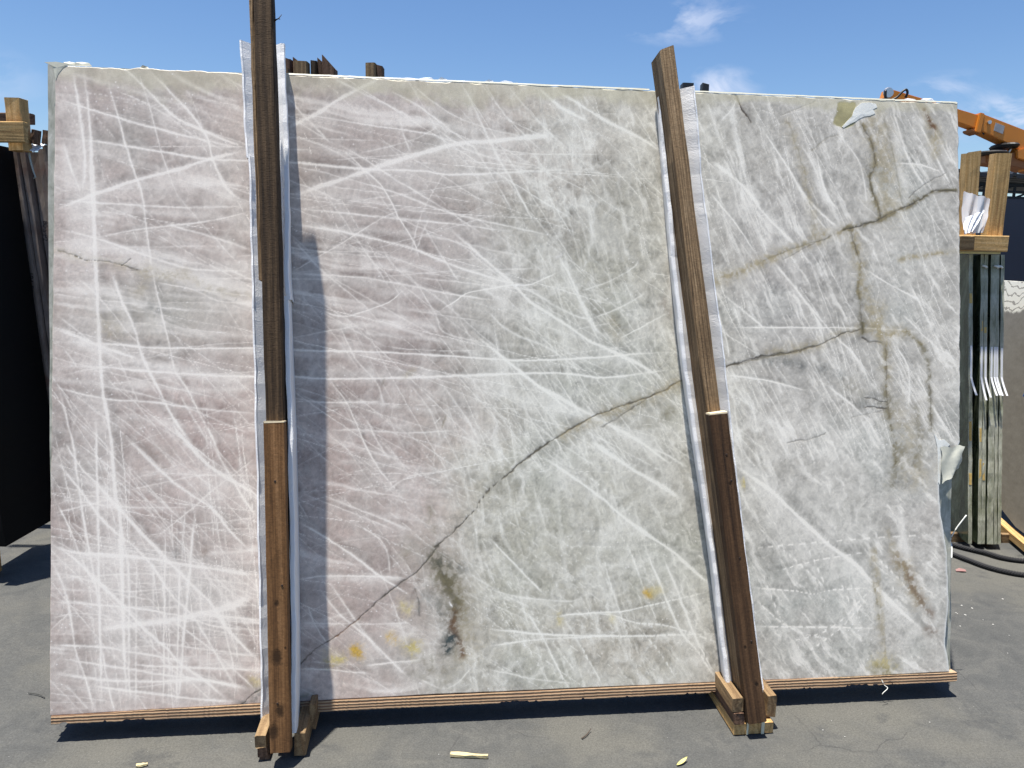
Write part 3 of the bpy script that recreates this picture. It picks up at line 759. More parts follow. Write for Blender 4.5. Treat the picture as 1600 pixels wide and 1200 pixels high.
        for i in range(n - 1):
            a0, a1 = p[i], p[i + 1]
            lo = np.minimum(a0, a1) - reach; hi = np.maximum(a0, a1) + reach
            i0 = max(int(lo[0] / du), 0); i1 = min(int(hi[0] / du) + 2, nx); j0 = max(int(lo[1] / dv), 0); j1 = min(int(hi[1] / dv) + 2, ny)
            if i1 <= i0 or j1 <= j0: continue
            uu = Us[j0:j1, i0:i1] if kind[0] in 'wsfc' else Uk[j0:j1, i0:i1]; vv = Vs[j0:j1, i0:i1] if kind[0] in 'wsfc' else Vk[j0:j1, i0:i1]
            e = a1 - a0; el = e @ e + 1e-12
            t = np.clip(((uu - a0[0]) * e[0] + (vv - a0[1]) * e[1]) / el, 0, 1)
            dx = uu - a0[0] - t * e[0]; dy = vv - a0[1] - t * e[1]
            sd = (e[0] * dy - e[1] * dx) / math.sqrt(el)
            dist = np.sqrt(dx * dx + dy * dy); sl = L[i] + t * (L[i + 1] - L[i])
            amp = a * (.7 + .6 * n1d(sl * 22, off + 50)) * (.7 + .6 * fine[j0:j1, i0:i1])
            fade = np.clip(np.minimum(sl, ln - sl) / (.12 * ln + 1e-4), .15, 1) if kind[0] != 'k' else 1
            ww = w * (.26 + .30 * n1d(sl * 14, off + 400)) * (1 if kind != 's' else 1.5)
            if kind[0] == 'k':
                fn = fine[j0:j1, i0:i1]
                if w < .009:          # hairline crack with a faint stained margin
                    ww = w * (.22 + .45 * n1d(sl * 60, off) ** 2) * (.6 + .8 * fn)
                    soft = a * (.6 + .6 * n1d(sl * 34, off + 77)) * np.exp(-(dist / ww) ** 2) + .15 * a * np.exp(-dist / (w * 1.5)) * (.3 + 1.4 * sstep(.35, .65, fbm(uu * 70, vv * 70, 131, 2)))
                else:
                    ww = w * (.65 + .6 * n1d(sl * 40, off)) * (.6 + .8 * fn)
                    soft = np.exp(-(dist / ww) ** 2) * min(a * 1.25, 1) * (.4 + 1.0 * sstep(.34, .62, fbm(uu * 60, vv * 60, 130, 4, .65)))
                bb = buf[j0 - J0:j1 - J0, i0 - I0:i1 - I0]
                np.maximum(bb, soft, out=bb)
                continue
            core = np.exp(-(dist / ww) ** 2)
            if kind == 's': val_ = core * amp * .75 * (.5 + .9 * fbm(uu * 40, vv * 40, 190, 3))
            else:
                fib = n1d(sl * 260 + dist * 60, off)
                hl = w * (3.0 if kind == 'f' else 1.5) * (.25 + 1.5 * fib) * np.where(sd > 0, .35, 1.5)
                val_ = core * amp + (.50 if kind == 'f' else .26) * amp * np.exp(-dist / (hl + 1e-5))
            bb = buf[j0 - J0:j1 - J0, i0 - I0:i1 - I0]
            np.maximum(bb, val_ * fade, out=bb)
            if kind != 's' and w > .003:      # shading painted along one side of the seam for depth
                sh = shade[j0:j1, i0:i1]
                np.minimum(sh, 1 - .26 * a * fade * np.exp(-((sd - 1.5 * w) / (1.3 * w)) ** 2) * (sd > 0) * (.4 + .9 * n1d(sl * 18, off + 222)), out=sh)
        if kind[0] == 'k':
            q = np.clip(buf, 0, .97); cur = stain[J0:J1, I0:I1]; col = inks[kind[1]]
            tot = 1 - (1 - cur[..., 3]) * (1 - q); f_ = np.where(tot > 1e-4, q / np.maximum(tot, 1e-4), 0)
            for c in range(3): cur[..., c] += (col[c] * (.75 + .5 * fine[J0:J1, I0:I1]) - cur[..., c]) * f_
            cur[..., 3] = tot
            if kind[1] in 'dbo' and w < .009: relief[J0:J1, I0:I1] = np.maximum(relief[J0:J1, I0:I1], q)
        else: trans[J0:J1, I0:I1] *= 1 - np.clip(buf, 0, .93) * .93
    gain_r = lambda u: 1.25 if u > 2.05 else 1.0
    for row in VEINS.strip().split('\n'):
        k, w, a, *pts = row.split()
        stroke(k, int(w) * 1e-4, int(a) / 100 * {'ko': .75, 'ky': .75, 'kt': .8}.get(k, gain_r(float(pts[0].split(',')[0]) / 1000)), [tuple(float(c) / 1000 for c in q.split(',')) for q in pts])
    # families of lesser veins
    def family(n, ur, vr, ang, da, ln, w, a, kind='w'):
        for _ in range(n):
            u0 = rnd.uniform(*ur); v0 = rnd.uniform(*vr); t = ang + rnd.normal() * da; l = rnd.uniform(*ln); b = rnd.normal() * .04
            pts = [(u0 + math.cos(t + b * (q - .5)) * l * (q - .5), v0 + math.sin(t + b * (q - .5)) * l * (q - .5)) for q in (0, .33, .66, 1)]
            stroke(kind, rnd.uniform(*w) * 1e-3, rnd.uniform(*a), pts)
    family(60, (.05, 1.3), (1.0, 1.9), -.22, .22, (.15, .6), (2, 5), (.2, .5))
    family(26, (.05, 1.4), (.8, 1.9), -.75, .25, (.15, .5), (2, 5), (.2, .5))
    family(16, (.05, 1.3), (1.0, 1.9), -.15, .12, (.3, .8), (10, 22), (.2, .45), 's')
    family(70, (.02, .66), (.02, .62), -.10, .10, (.1, .4), (1.5, 3.5), (.2, .55))
    family(50, (.02, .66), (.02, .75), -1.5, .12, (.08, .4), (1.5, 3.5), (.2, .55))
    family(30, (.02, .75), (.05, .9), -.85, .2, (.1, .4), (2, 4), (.25, .55))
    family(40, (.65, 1.5), (.05, .95), -.65, .5, (.1, .35), (2, 4), (.15, .45))
    family(60, (1.1, 2.1), (.05, 1.9), -.75, .35, (.08, .35), (1.5, 4), (.2, .55))
    family(330, (1.5, 2.93), (.03, 1.93), -1.12, .20, (.03, .18), (1.0, 2.4), (.3, .85))
    family(120, (1.5, 2.93), (.03, 1.93), -1.0, .45, (.03, .10), (1.2, 2.6), (.25, .7))
    family(60, (1.5, 2.93), (.05, 1.9), .35, .4, (.03, .12), (1.2, 2.4), (.2, .5))
    family(70, (2.1, 2.93), (.03, .8), -1.02, .12, (.1, .4), (1.5, 3), (.3, .7))
    family(34, (.1, 1.5), (.3, 1.9), -.16, .10, (.5, 1.3), (1.2, 2.2), (.4, .85))
    family(30, (.2, 1.9), (.2, 1.8), -.62, .16, (.4, 1.1), (1.2, 2.4), (.4, .85))
    family(22, (.1, 1.5), (.2, 1.8), -1.05, .14, (.4, 1.0), (1.2, 2.2), (.4, .8))
    family(16, (.1, 1.6), (.3, 1.8), .30, .15, (.3, .9), (1.0, 2.0), (.3, .7))
    family(30, (.05, .7), (.05, 1.0), -.85, .10, (.3, .8), (1.2, 2.4), (.4, .85))
    family(22, (1.2, 2.2), (.05, 1.1), -.85, .2, (.3, .8), (1.2, 2.4), (.4, .85))
    family(110, (2.05, 2.93), (.03, .95), -1.05, .12, (.2, .8), (1.0, 2.0), (.55, 1.0))
    family(50, (2.05, 2.93), (.9, 1.9), -1.1, .15, (.15, .5), (1.0, 2.0), (.5, .95))
    family(80, (1.3, 2.12), (.03, 1.0), -.98, .18, (.2, .8), (1.0, 2.0), (.5, 1.0))
    family(50, (1.2, 2.1), (.8, 1.9), -.8, .3, (.15, .6), (1.0, 2.0), (.45, .9))
    family(24, (.75, 1.5), (.05, 1.0), -.75, .15, (.3, .8), (1.0, 2.2), (.4, .8))
    family(20, (.05, .66), (.05, .9), -1.48, .05, (.4, .9), (1.2, 2.2), (.45, .85))
    family(40, (2.1, 2.93), (.05, 1.9), -1.12, .12, (.2, .6), (1.0, 2.2), (.4, .85))
    family(80, (.1, 2.9), (.05, 1.9), 0, 2, (.008, .03), (.8, 1.6), (.4, .9))
    # compose
    white = np.stack([np.full_like(U, .93), np.full_like(U, .915), np.full_like(U, .865)], -1)
    white[..., 0] -= .02 * mid; white[..., 1] -= .015 * left
    rgb = base * (val * shade)[..., None]
    rgb = rgb * trans[..., None] + white * (1 - trans[..., None])
    sa_ = stain[..., 3:4]
    rgb = rgb * (1 - sa_) + stain[..., :3] * sa_
    # yellowish resin bleeding along the top edge
    edge = SH - V
    depth = .030 + .05 * fbm(U * 6, V * 0 + 3, 140, 4) + .035 * g(1.2, 1.95, .25, .4) + .045 * g(.3, 1.95, .25, .3) - .03 * sstep(2.0, 2.3, U) * (1 - g(2.55, 1.95, .25, .3))
    resin = (1 - sstep(.35, 1.05, edge / np.maximum(depth, .004) + .9 * (fbm(U * 26, V * 26, 150, 4) - .5))) * (.25 + .55 * fbm(U * 5, V * 9, 152, 3))
    rc = np.array([.60, .58, .44]) * (.8 + .4 * fbm(U * 18, V * 30, 155, 3))[..., None]
    rgb = rgb * (1 - resin[..., None]) + rc * resin[..., None]
    # missing corner filled with resin near the top right
    hx = U + .03 * (fbm(U * 22, V * 22, 157, 4, .6) - .5); hy = V + .03 * (fbm(U * 22 + 9, V * 22, 161, 4, .6) - .5)
    hole = sstep(.004, -.003, np.maximum(np.maximum(2.490 - hx + (hy - 1.90) * .12, hx - 2.556), np.maximum(1.853 - hy + np.abs(hx - 2.512) * .45, hy - 1.936)))
    hc = np.array([.36, .335, .19]) * (.6 + .9 * fbm(U * 30, V * 40, 158, 3))[..., None]
    rgb = rgb * (1 - hole[..., None]) + hc * hole[..., None]
    grey = rgb.mean(axis=(0, 1)); rgb = np.clip(grey + (rgb - grey) * 1.0, .01, .93)
    # crystal glints painted into the colour as tiny white specks
    gl = (np.random.RandomState(9).rand(ny, nx) > .9986) * sstep(.48, .62, fbm(U * 8, V * 8, 160, 3))
    gl = np.maximum(gl, .5 * np.maximum(np.roll(gl, 1, 1), np.roll(gl, 1, 0)))
    rgb = rgb * (1 - gl[..., None] * .8) + .95 * gl[..., None] * .8
    relief = relief + hole * .6
    rgb = rgb * np.array([1.04, .995, .93], np.float32)
    gloss = np.clip(.75 - .5 * resin - stain[..., 3] * .4, 0, 1)
    return np.clip(rgb, .01, .95).astype(np.float32), gloss.astype(np.float32), relief

# ---------------------------------------------------------------- material library
WOOD_DARK = wood('wood_dark_brown', (.125, .080, .044), (.056, .034, .018), (.022, .014, .009), saw=.45, ring=14, stain=.55)  # darkest timber tone, darker than the left post's lower board
WOOD_BROWN = wood('wood_brown', (.30, .160, .070), (.185, .092, .036), (.085, .040, .016), saw=.25, ring=10, stain=.3,
                  knots=((.002, -.02, .12, .013), (-.004, -.02, .275, .017), (-.018, -.02, .06, .016), (-.002, -.02, .43, .007), (.02, -.02, .30, .003)))
WOOD_STREAK = wood('wood_streaked', (.44, .31, .18), (.24, .155, .082), (.055, .036, .022), saw=.3, ring=34, stain=.5, knots=((.004, -.05, .55, .010),))
WOOD_DEEP = wood('wood_deep_brown', (.135, .074, .036), (.080, .042, .020), (.026, .014, .008), saw=.25, ring=10, stain=.3, knots=((.012, -.02, .12, .006), (.008, -.02, .75, .004), (-.01, -.02, .24, .004)))
WOOD_PINE = wood('wood_pine', (.74, .50, .24), (.60, .375, .15), (.32, .18, .07), saw=.15, ring=16, stain=.2)
WOOD_RED = wood('wood_red_brown', (.24, .15, .10), (.145, .082, .052), (.06, .035, .024), saw=.3, ring=16, stain=.4)
WOOD_BLOCK = wood('wood_bearer', (.40, .28, .15), (.26, .17, .088), (.12, .072, .038), saw=.3, ring=14, stain=.35)

def stone_material():
    m, nt, b = nodes_mat('polished_white_quartzite'); g = NB(nt)
    a = g.n('ShaderNodeAttribute', attribute_name='stone_colour'); q = g.n('ShaderNodeAttribute', attribute_name='stone_gloss')
    v = g.obj(); n = g.noise(v, 420, 4, .65); n2 = g.noise(v, 120, 4, .6)
    c = g.mix(.5, a.outputs['Color'], g.ramp(n, [(.3, (.60, .60, .60)), (.7, (1.25, 1.25, 1.25))]), 'MULTIPLY')
    g.to(c, b.inputs['Base Color'])
    g.to(g.math('SUBTRACT', .62, g.math('MULTIPLY', q.outputs['Fac'], .36)), b.inputs['Roughness'])
    b.inputs['Specular IOR Level'].default_value = .30
    h = g.math('ADD', g.math('MULTIPLY', n2, .6), g.math('MULTIPLY', n, .4))
    g.to(g.bump(h, .06, .001), b.inputs['Normal'])
    return m
STONE = stone_material()
def slab_back_material():
    m, nt, b = nodes_mat('grey_green_quartzite'); g = NB(nt)
    v = g.obj((1, 1, .45)); n = g.noise(v, 34, 6, .7, .8); n2 = g.noise(v, 55, 4, .6)
    c = g.ramp(n, [(.3, (.20, .21, .17)), (.45, (.34, .345, .29)), (.6, (.46, .455, .40)), (.75, (.68, .67, .61))])
    c = g.mix(.3, c, g.ramp(n2, [(.3, (.6, .6, .6)), (.7, (1.1, 1.1, 1.08))]), 'MULTIPLY')
    g.to(c, b.inputs['Base Color']); b.inputs['Roughness'].default_value = .35
    g.to(g.bump(n2, .2, .001), b.inputs['Normal']); return m
STONE_BACK = slab_back_material()
FILM = plain('cream_resin_film', (.56, .55, .45), .35, .15, 60, bump=.3)
FILM_PALE = plain('pale_film', (.46, .46, .39), .3, .2, 60, bump=.3)
RIM = plain('white_resin_rim', (.78, .78, .72), .5, .15, 80, bump=.3)
def foam_material():
    m, nt, b = nodes_mat('white_foam'); g = NB(nt); v = g.obj()
    vo = g.n('ShaderNodeTexVoronoi', {'Vector': v, 'Scale': 330}).outputs['Distance']; n = g.noise(v, 9, 3)
    g.to(g.ramp(n, [(.3, (.85, .85, .85)), (.7, (.91, .905, .90))]), b.inputs['Base Color'])
    b.inputs['Roughness'].default_value = .45; b.inputs['Specular IOR Level'].default_value = .4
    
    g.to(g.bump(g.math('ADD', g.math('MULTIPLY', vo, .6), g.noise(v, 120, 4, .7)), .5, .002), b.inputs['Normal']); return m
FOAM = foam_material()
def ply_material():
    m, nt, b = nodes_mat('plywood_edge'); g = NB(nt); v = g.obj(); vs_ = g.obj((.12, 1, 1))
    w = g.n('ShaderNodeTexWave', {'Vector': vs_, 'Scale': 33, 'Distortion': 1.6, 'Detail': 1}, wave_type='BANDS', bands_direction='Z').outputs['Fac']
    n = g.noise(vs_, 60, 5, .65); big = g.noise(v, 4, 4)
    c = g.ramp(w, [(.1, (.22, .125, .07)), (.4, (.36, .225, .13)), (.9, (.47, .33, .20))])
    c = g.mix(.5, c, g.ramp(n, [(.3, (.4, .38, .36)), (.7, (1.1, 1.1, 1.1))]), 'MULTIPLY')
    c = g.mix(g.math('MULTIPLY', g.step(big, .5, .7), .5), c, (.20, .13, .085))
    g.to(c, b.inputs['Base Color']); b.inputs['Roughness'].default_value = .9
    g.to(g.bump(g.math('ADD', w, n), .6, .003), b.inputs['Normal']); return m
PLY = ply_material()
def black_stone():
    m, nt, b = nodes_mat('black_granite'); g = NB(nt); v = g.obj()
    n = g.noise(v, 3.2, 8, .62, .6); k = g.math('ABSOLUTE', g.math('SUBTRACT', n, .52)); vein = g.math('SUBTRACT', 1.0, g.step(k, .0, .006))
    msk = g.step(g.noise(v, 2.0, 3), .56, .68)
    g.to(g.mix(g.math('MULTIPLY', g.math('MULTIPLY', vein, msk), .5), (.0035, .0037, .004), (.05, .05, .05)), b.inputs['Base Color'])
    b.inputs['Roughness'].default_value = .55; b.inputs['Specular IOR Level'].default_value = .08; return m
BLACK = black_stone()
def edge_stone(name, pale, dark, blot, scale=14):
    m, nt, b = nodes_mat(name); g = NB(nt); v = g.obj((1, 1, .35)); n = g.noise(v, scale, 6, .65); n2 = g.noise(v, scale * 6, 4, .6); n3 = g.noise(g.obj((.4, .4, 1)), 5, 4, .6)
    c = g.ramp(n, [(.3, dark), (.65, pale)]); c = g.mix(g.step(n3, .56, .66), c, blot)
    c = g.mix(.45, c, g.ramp(n2, [(.3, (.5, .5, .5)), (.7, (1.15, 1.15, 1.15))]), 'MULTIPLY')
    g.to(c, b.inputs['Base Color']); b.inputs['Roughness'].default_value = .6; g.to(g.bump(n2, .4, .002), b.inputs['Normal']); return m
GREY_RED = edge_stone('grey_red_slab_edge', (.33, .275, .235), (.16, .115, .095), (.21, .115, .09))
GREEN_EDGE = edge_stone('pale_green_slab_edge', (.54, .54, .44), (.22, .235, .15), (.44, .46, .34), 24)
OCHRE = plain('ochre_stain', (.60, .42, .14), .7, .4, 70)
def green_face():
    m, nt, b = nodes_mat('dark_green_marble'); g = NB(nt); v = g.obj((1, 1, .6)); n = g.noise(v, 7, 8, .65, 1.2); n2 = g.noise(v, 30, 5, .6)
    c = g.ramp(n, [(.3, (.018, .030, .018)), (.48, (.065, .085, .050)), (.62, (.16, .185, .115)), (.8, (.30, .33, .24))])
    c = g.mix(.4, c, g.ramp(n2, [(.3, (.4, .4, .4)), (.7, (1.1, 1.1, 1.1))]), 'MULTIPLY')
    g.to(c, b.inputs['Base Color']); b.inputs['Roughness'].default_value = .22; return m
GREEN = green_face()
def banded_grey():
    m, nt, b = nodes_mat('grey_slate_slab'); g = NB(nt); v = g.obj(); n = g.noise(g.obj((1, 1, 3)), 9, 6, .62); n2 = g.noise(v, 60, 4, .6)
    c = g.ramp(n, [(.3, (.19, .172, .145)), (.7, (.25, .232, .198))]); c = g.mix(.3, c, g.ramp(n2, [(.3, (.6, .6, .6)), (.7, (1.1, 1.1, 1.1))]), 'MULTIPLY')
    # rippled sun caustic painted into the colour of its upper part
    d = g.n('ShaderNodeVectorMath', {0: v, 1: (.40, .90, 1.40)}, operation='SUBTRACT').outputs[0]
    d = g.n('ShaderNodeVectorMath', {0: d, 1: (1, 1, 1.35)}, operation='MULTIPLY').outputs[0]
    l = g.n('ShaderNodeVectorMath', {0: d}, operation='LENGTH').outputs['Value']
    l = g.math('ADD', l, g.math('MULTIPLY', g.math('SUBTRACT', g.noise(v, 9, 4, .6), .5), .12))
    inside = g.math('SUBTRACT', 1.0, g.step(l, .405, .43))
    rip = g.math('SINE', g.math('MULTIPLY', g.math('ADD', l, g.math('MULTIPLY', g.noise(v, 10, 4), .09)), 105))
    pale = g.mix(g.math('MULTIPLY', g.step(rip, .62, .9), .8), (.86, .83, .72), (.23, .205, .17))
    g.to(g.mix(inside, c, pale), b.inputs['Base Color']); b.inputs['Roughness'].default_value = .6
    g.to(g.bump(n2, .3, .002), b.inputs['Normal']); return m
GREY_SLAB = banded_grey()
def plastic_film():
    m, nt, b = nodes_mat('clear_plastic_sheet'); g = NB(nt)
    b.inputs['Base Color'].default_value = (.80, .82, .86, 1); b.inputs['Roughness'].default_value = .18; b.inputs['Specular IOR Level'].default_value = .8
    b.inputs['Alpha'].default_value = .55; return m
PLASTIC = plastic_film()
WHITE_PAPER = plain('white_paper', (.82, .83, .86), .5, .06, 60, bump=0)
ROPE = plain('black_rope', (.018, .018, .020), .8, .5, 160, bump=.6)
NAVY = plain('navy_painted_sheet', (.016, .024, .045), .55, .12, 2, bump=0, dirt=((.03, .036, .05), .35))
STEEL = plain('dark_steel', (.018, .021, .026), .55, .3, 14, bump=.1)
ORANGE = plain('orange_crane_paint', (.68, .235, .022), .42, .10, 4, bump=.05, dirt=((.42, .15, .03), .4))
ORANGE_DARK = plain('rusty_orange_paint', (.30, .11, .03), .5, .25, 6, bump=.05)
RUBBER = plain('black_rubber', (.012, .012, .013), .5, .2, 40, bump=0)
PLAQUE = plain('grey_plaque', (.36, .36, .37), .5, .5, 9, bump=0)
CHROME = plain('bare_metal', (.6, .6, .6), .3, .2, 30, metal=.9, bump=0)
YELLOW_STRIP = plain('yellow_padding', (.72, .66, .33), .6, .15, 40)
STRAP = plain('pale_strap', (.62, .60, .45), .45, .15, 60, bump=0)
INK = plain('black_ink', (.02, .016, .015), .8, .1, 60, bump=0)

def ground_material():
    m, nt, b = nodes_mat('yard_concrete'); g = NB(nt); v = g.obj()
    a = g.noise(v, 1.3, 7, .62); c1 = g.noise(v, 8.5, 8, .72, .8); f = g.noise(v, 170, 3, .7); st = g.noise(g.obj((.5, 2.2, 1)), 3.0, 6, .66, 1.0)
    col = g.ramp(c1, [(.32, (0.0668, 0.0684, 0.0664)), (.5, (0.0826, 0.0833, 0.0793)), (.68, (0.1042, 0.1031, 0.0952))])
    col = g.mix(g.math('MULTIPLY', g.step(a, .44, .62), .75), col, (0.1159, 0.1120, 0.0971))
    col = g.mix(g.math('MULTIPLY', g.step(st, .54, .70), .7), col, (0.1106, 0.1074, 0.0966))
    col = g.mix(g.math('MULTIPLY', g.step(g.noise(v, 4.2, 6, .7, .4),   .54, .68), .55), col, (0.0472, 0.0496, 0.0516))
    col = g.mix(.6, col, g.ramp(f, [(.3, (.55, .55, .55)), (.7, (1.25, 1.25, 1.25))]), 'MULTIPLY')
    grit = g.noise(v, 520, 2, .8); col = g.mix(.5, col, g.ramp(grit, [(.3, (.5, .5, .5)), (.7, (1.3, 1.3, 1.3))]), 'MULTIPLY')
    sp = g.n('ShaderNodeTexVoronoi', {'Vector': v, 'Scale': 38}); dots = g.math('SUBTRACT', 1.0, g.step(sp.outputs['Distance'], .03, .07))
    rnd_ = g.n('ShaderNodeSeparateColor', {0: sp.outputs['Color']}).outputs[0]
    col = g.mix(g.math('MULTIPLY', g.math('MULTIPLY', dots, g.math('GREATER_THAN', rnd_, .82)), .8), col, (.25, .245, .23))
    wv = g.n('ShaderNodeVectorMath', {0: v, 1: g.n('ShaderNodeVectorMath', {0: g.n('ShaderNodeTexNoise', {'Vector': v, 'Scale': 3.5, 'Detail': 5}).outputs['Color'], 1: (.22, .22, 0)}, operation='MULTIPLY').outputs[0]}, operation='ADD').outputs[0]
    ck = g.n('ShaderNodeTexVoronoi', {'Vector': wv, 'Scale': 1.25}, feature='DISTANCE_TO_EDGE').outputs['Distance']
    crack = g.math('MULTIPLY', g.math('SUBTRACT', 1.0, g.step(ck, .0, .004)), g.step(g.noise(v, 2.2, 2), .48, .6))
    col = g.mix(g.math('MULTIPLY', crack, .35), col, (.024, .024, .024))
    g.to(col, b.inputs['Base Color']); b.inputs['Roughness'].default_value = .88; b.inputs['Specular IOR Level'].default_value = .25
    h = g.math('SUBTRACT', g.math('ADD', g.math('MULTIPLY', f, .5), c1), g.math('MULTIPLY', crack, .5))
    g.to(g.bump(h, .5, .004), b.inputs['Normal']); return m
GROUND = ground_material()

# ---------------------------------------------------------------- ground: one sheet out to the horizon
rs = [-900, -60, -12] + list(np.linspace(-5, 5, 41)) + [12, 60, 900]
gx = np.array(rs); gy = np.array([-900, -60, -8] + list(np.linspace(-2, 6, 33)) + [14, 60, 900])
rr = np.random.RandomState(3); vv = []
for y in gy:
    for x in gx:
        near = abs(x) < 5.1 and -2.1 < y < 6.1
        vv.append((x, y, rr.uniform(-.002, .0) if near else 0))
nx_ = len(gx); ff = [(j * nx_ + i, j * nx_ + i + 1, (j + 1) * nx_ + i + 1, (j + 1) * nx_ + i) for j in range(len(gy) - 1) for i in range(nx_ - 1)]
put('ground', new_mesh('ground', vv, ff, GROUND, smooth=True), kind='structure')

# ---------------------------------------------------------------- the slab bundle (frame: X along its foot, Y into it, Z up its face)
FA = Vector((.9936, .1128, 0)); FB = Vector((-.01755, .1545, .9878)); FIN = FB.cross(FA); FIN = -FIN if FIN.y < 0 else FIN
FO = Vector((-1.374, 2.111, .085))
FR = Matrix((FA, FIN, FB)).transposed().to_4x4(); FR.translation = FO
def S(u, off, v): return FO + FA * u - FIN * off + FB * v          # off = distance in front of the polished face
def T(u, off, v): return FR @ Matrix.Translation((u, -off, v))

def lerp_tab(t, tab):
    return np.interp(t, [a for a, _ in tab], [b for _, b in tab])
LEFT_TAB = [(0, .002), (.035, .002), (.71, .009), (1.19, .017), (1.57, .023), (1.95, .029)]
RIGHT_TAB = [(0, 2.909), (.04, 2.905), (.096, 2.893), (.249, 2.906), (.403, 2.898), (.579, 2.871), (.690, 2.867), (.705, 2.885), (.743, 2.923), (.79, 2.943), (1.32, 2.941), (1.95, 2.929)]
def build_front_slab():
    nx, ny = 1240, 830
    s = np.linspace(0, 1, nx); t = np.linspace(0, 1, ny)
    vg = t * SH
    rag = np.random.RandomState(2)
    def wander(n, amp, sc): 
        x = np.linspace(0, sc, n); return (fbm(x, x * 0 + 1.5, 170 + int(sc), 4) - .5) * amp
    lf = lerp_tab(vg, LEFT_TAB) + wander(ny, .004, 40); rt = lerp_tab(vg, RIGHT_TAB) + wander(ny, .008, 47)
    U = lf[:, None] + (rt - lf)[:, None] * s[None, :]
    topw = wander(nx, .012, 60); botw = wander(nx, .003, 30) + np.interp(s, [0, .2, .4, .7, .85, 1], [0, .008, .012, .009, .006, .008])
    V = botw[None, :] * (1 - t)[:, None] + vg[:, None] + topw[None, :] * (t ** 30)[:, None]
    # corner chip top left
    rgb, gloss, relief = stone_pattern(U.astype(np.float32), V.astype(np.float32))
    # white chipped rim where the broken right side ends
    rim = np.exp(-((rt[:, None] - U) / .006) ** 2) * (V < .80) * .8
    rgb = rgb * (1 - rim[..., None]) + np.array([.78, .78, .73]) * rim[..., None]
    Y = relief * .0006 - .0004 * fbm(U * 3, V * 3, 180, 3)
    n = nx * ny
    bu = np.concatenate([U[0, :], U[1:, -1], U[-1, -2::-1], U[-2:0:-1, 0]]); bv = np.concatenate([V[0, :], V[1:, -1], V[-1, -2::-1], V[-2:0:-1, 0]])
    bidx = np.concatenate([np.arange(nx), np.arange(1, ny) * nx + nx - 1, (ny - 1) * nx + np.arange(nx - 2, -1, -1), np.arange(ny - 2, 0, -1) * nx])
    m = len(bidx)
    co = np.zeros((n + m, 3), np.float32)
    co[:n, 0] = U.ravel(); co[:n, 1] = Y.ravel(); co[:n, 2] = V.ravel()
    co[n:, 0] = bu; co[n:, 1] = .020; co[n:, 2] = bv
    i = np.arange(nx - 1)[None, :] + (np.arange(ny - 1) * nx)[:, None]
    q = np.stack([i, i + 1, i + nx + 1, i + nx], -1).reshape(-1, 4)
    k = np.arange(m); k2 = (k + 1) % m
    side = np.stack([bidx[k2], bidx[k], n + k, n + k2], -1)
    quads = np.concatenate([q, side]).astype(np.int32)
    me = bpy.data.meshes.new('front_slab')
    nf = len(quads)
    me.vertices.add(n + m); me.vertices.foreach_set('co', co.ravel())
    back = n + k[::-1].astype(np.int32)
    me.loops.add(nf * 4 + m); me.loops.foreach_set('vertex_index', np.concatenate([quads.ravel(), back]))
    me.polygons.add(nf + 1)
    me.polygons.foreach_set('loop_start', np.concatenate([np.arange(nf) * 4, [nf * 4]]).astype(np.int32))
    me.polygons.foreach_set('use_smooth', np.concatenate([np.ones(len(q), bool), np.zeros(nf - len(q) + 1, bool)]))
    me.update(calc_edges=True)
    col = np.ones((n + m, 4), np.float32); col[:n, :3] = rgb.reshape(-1, 3); col[n:, :3] = (.55, .56, .5)
    a = me.attributes.new('stone_colour', 'FLOAT_COLOR', 'POINT'); a.data.foreach_set('color', col.ravel())
    gl = np.full(n + m, .3, np.float32); gl[:n] = gloss.ravel()
    a = me.attributes.new('stone_gloss', 'FLOAT', 'POINT'); a.data.foreach_set('value', gl)
    me.materials.append(STONE)
    return me
front = put('stone_slab', build_front_slab(), FR, label='huge polished white quartzite slab crossed by white veins, facing the viewer', cat='stone slab', group='slabs of the white quartzite bundle')

def plain_slab(outline, th, mat):
    n = len(outline); v = [(u, 0, w) for u, w in outline] + [(u, th, w) for u, w in outline]
    f = [tuple(range(n)), tuple(range(2 * n - 1, n - 1, -1))] + [((i + 1) % n, i, n + i, n + (i + 1) % n) for i in range(n)]
    return new_mesh('slab', v, f, mat)
rw = random.Random(8)
def ragged(u0, u1, v0, v1, amp=.003, left_notch=0):
    pts = [(u0 + (u1 - u0) * i / 24, v0) for i in range(25)]
    pts += [(u1 + rw.uniform(-amp, amp), v0 + (v1 - v0) * i / 20) for i in range(1, 20)]
    pts += [(u1 - (u1 - u0) * i / 40, v1 + rw.uniform(-amp, amp)) for i in range(41)]
    for i in range(1, 24):
        w = v1 - (v1 - v0) * i / 24
        pts.append((u0 + rw.uniform(-amp, amp) * .6 + (left_notch if w < .64 else 0), w))
    return pts
back_slabs = []
for k, (u0, u1, v1, nt_, lab) in enumerate([(-.004, 2.930, 1.958, .010, 'quartzite slab right behind the veined one, its grey green left border showing'),
                                          (.000, 2.926, 1.962, .004, 'third slab of the white bundle, a thin cream line along the top'),
                                          (-.006, 2.932, 1.955, .003, 'rearmost slab of the white bundle, hidden but for its lower left edge')]):
    back_slabs.append(put('stone_slab', plain_slab(ragged(u0, u1, .004, v1, .0025, nt_), .020, [STONE_BACK]), T(0, -.0225 - .0225 * k, 0), label=lab, cat='stone slab', group='slabs of the white quartzite bundle'))

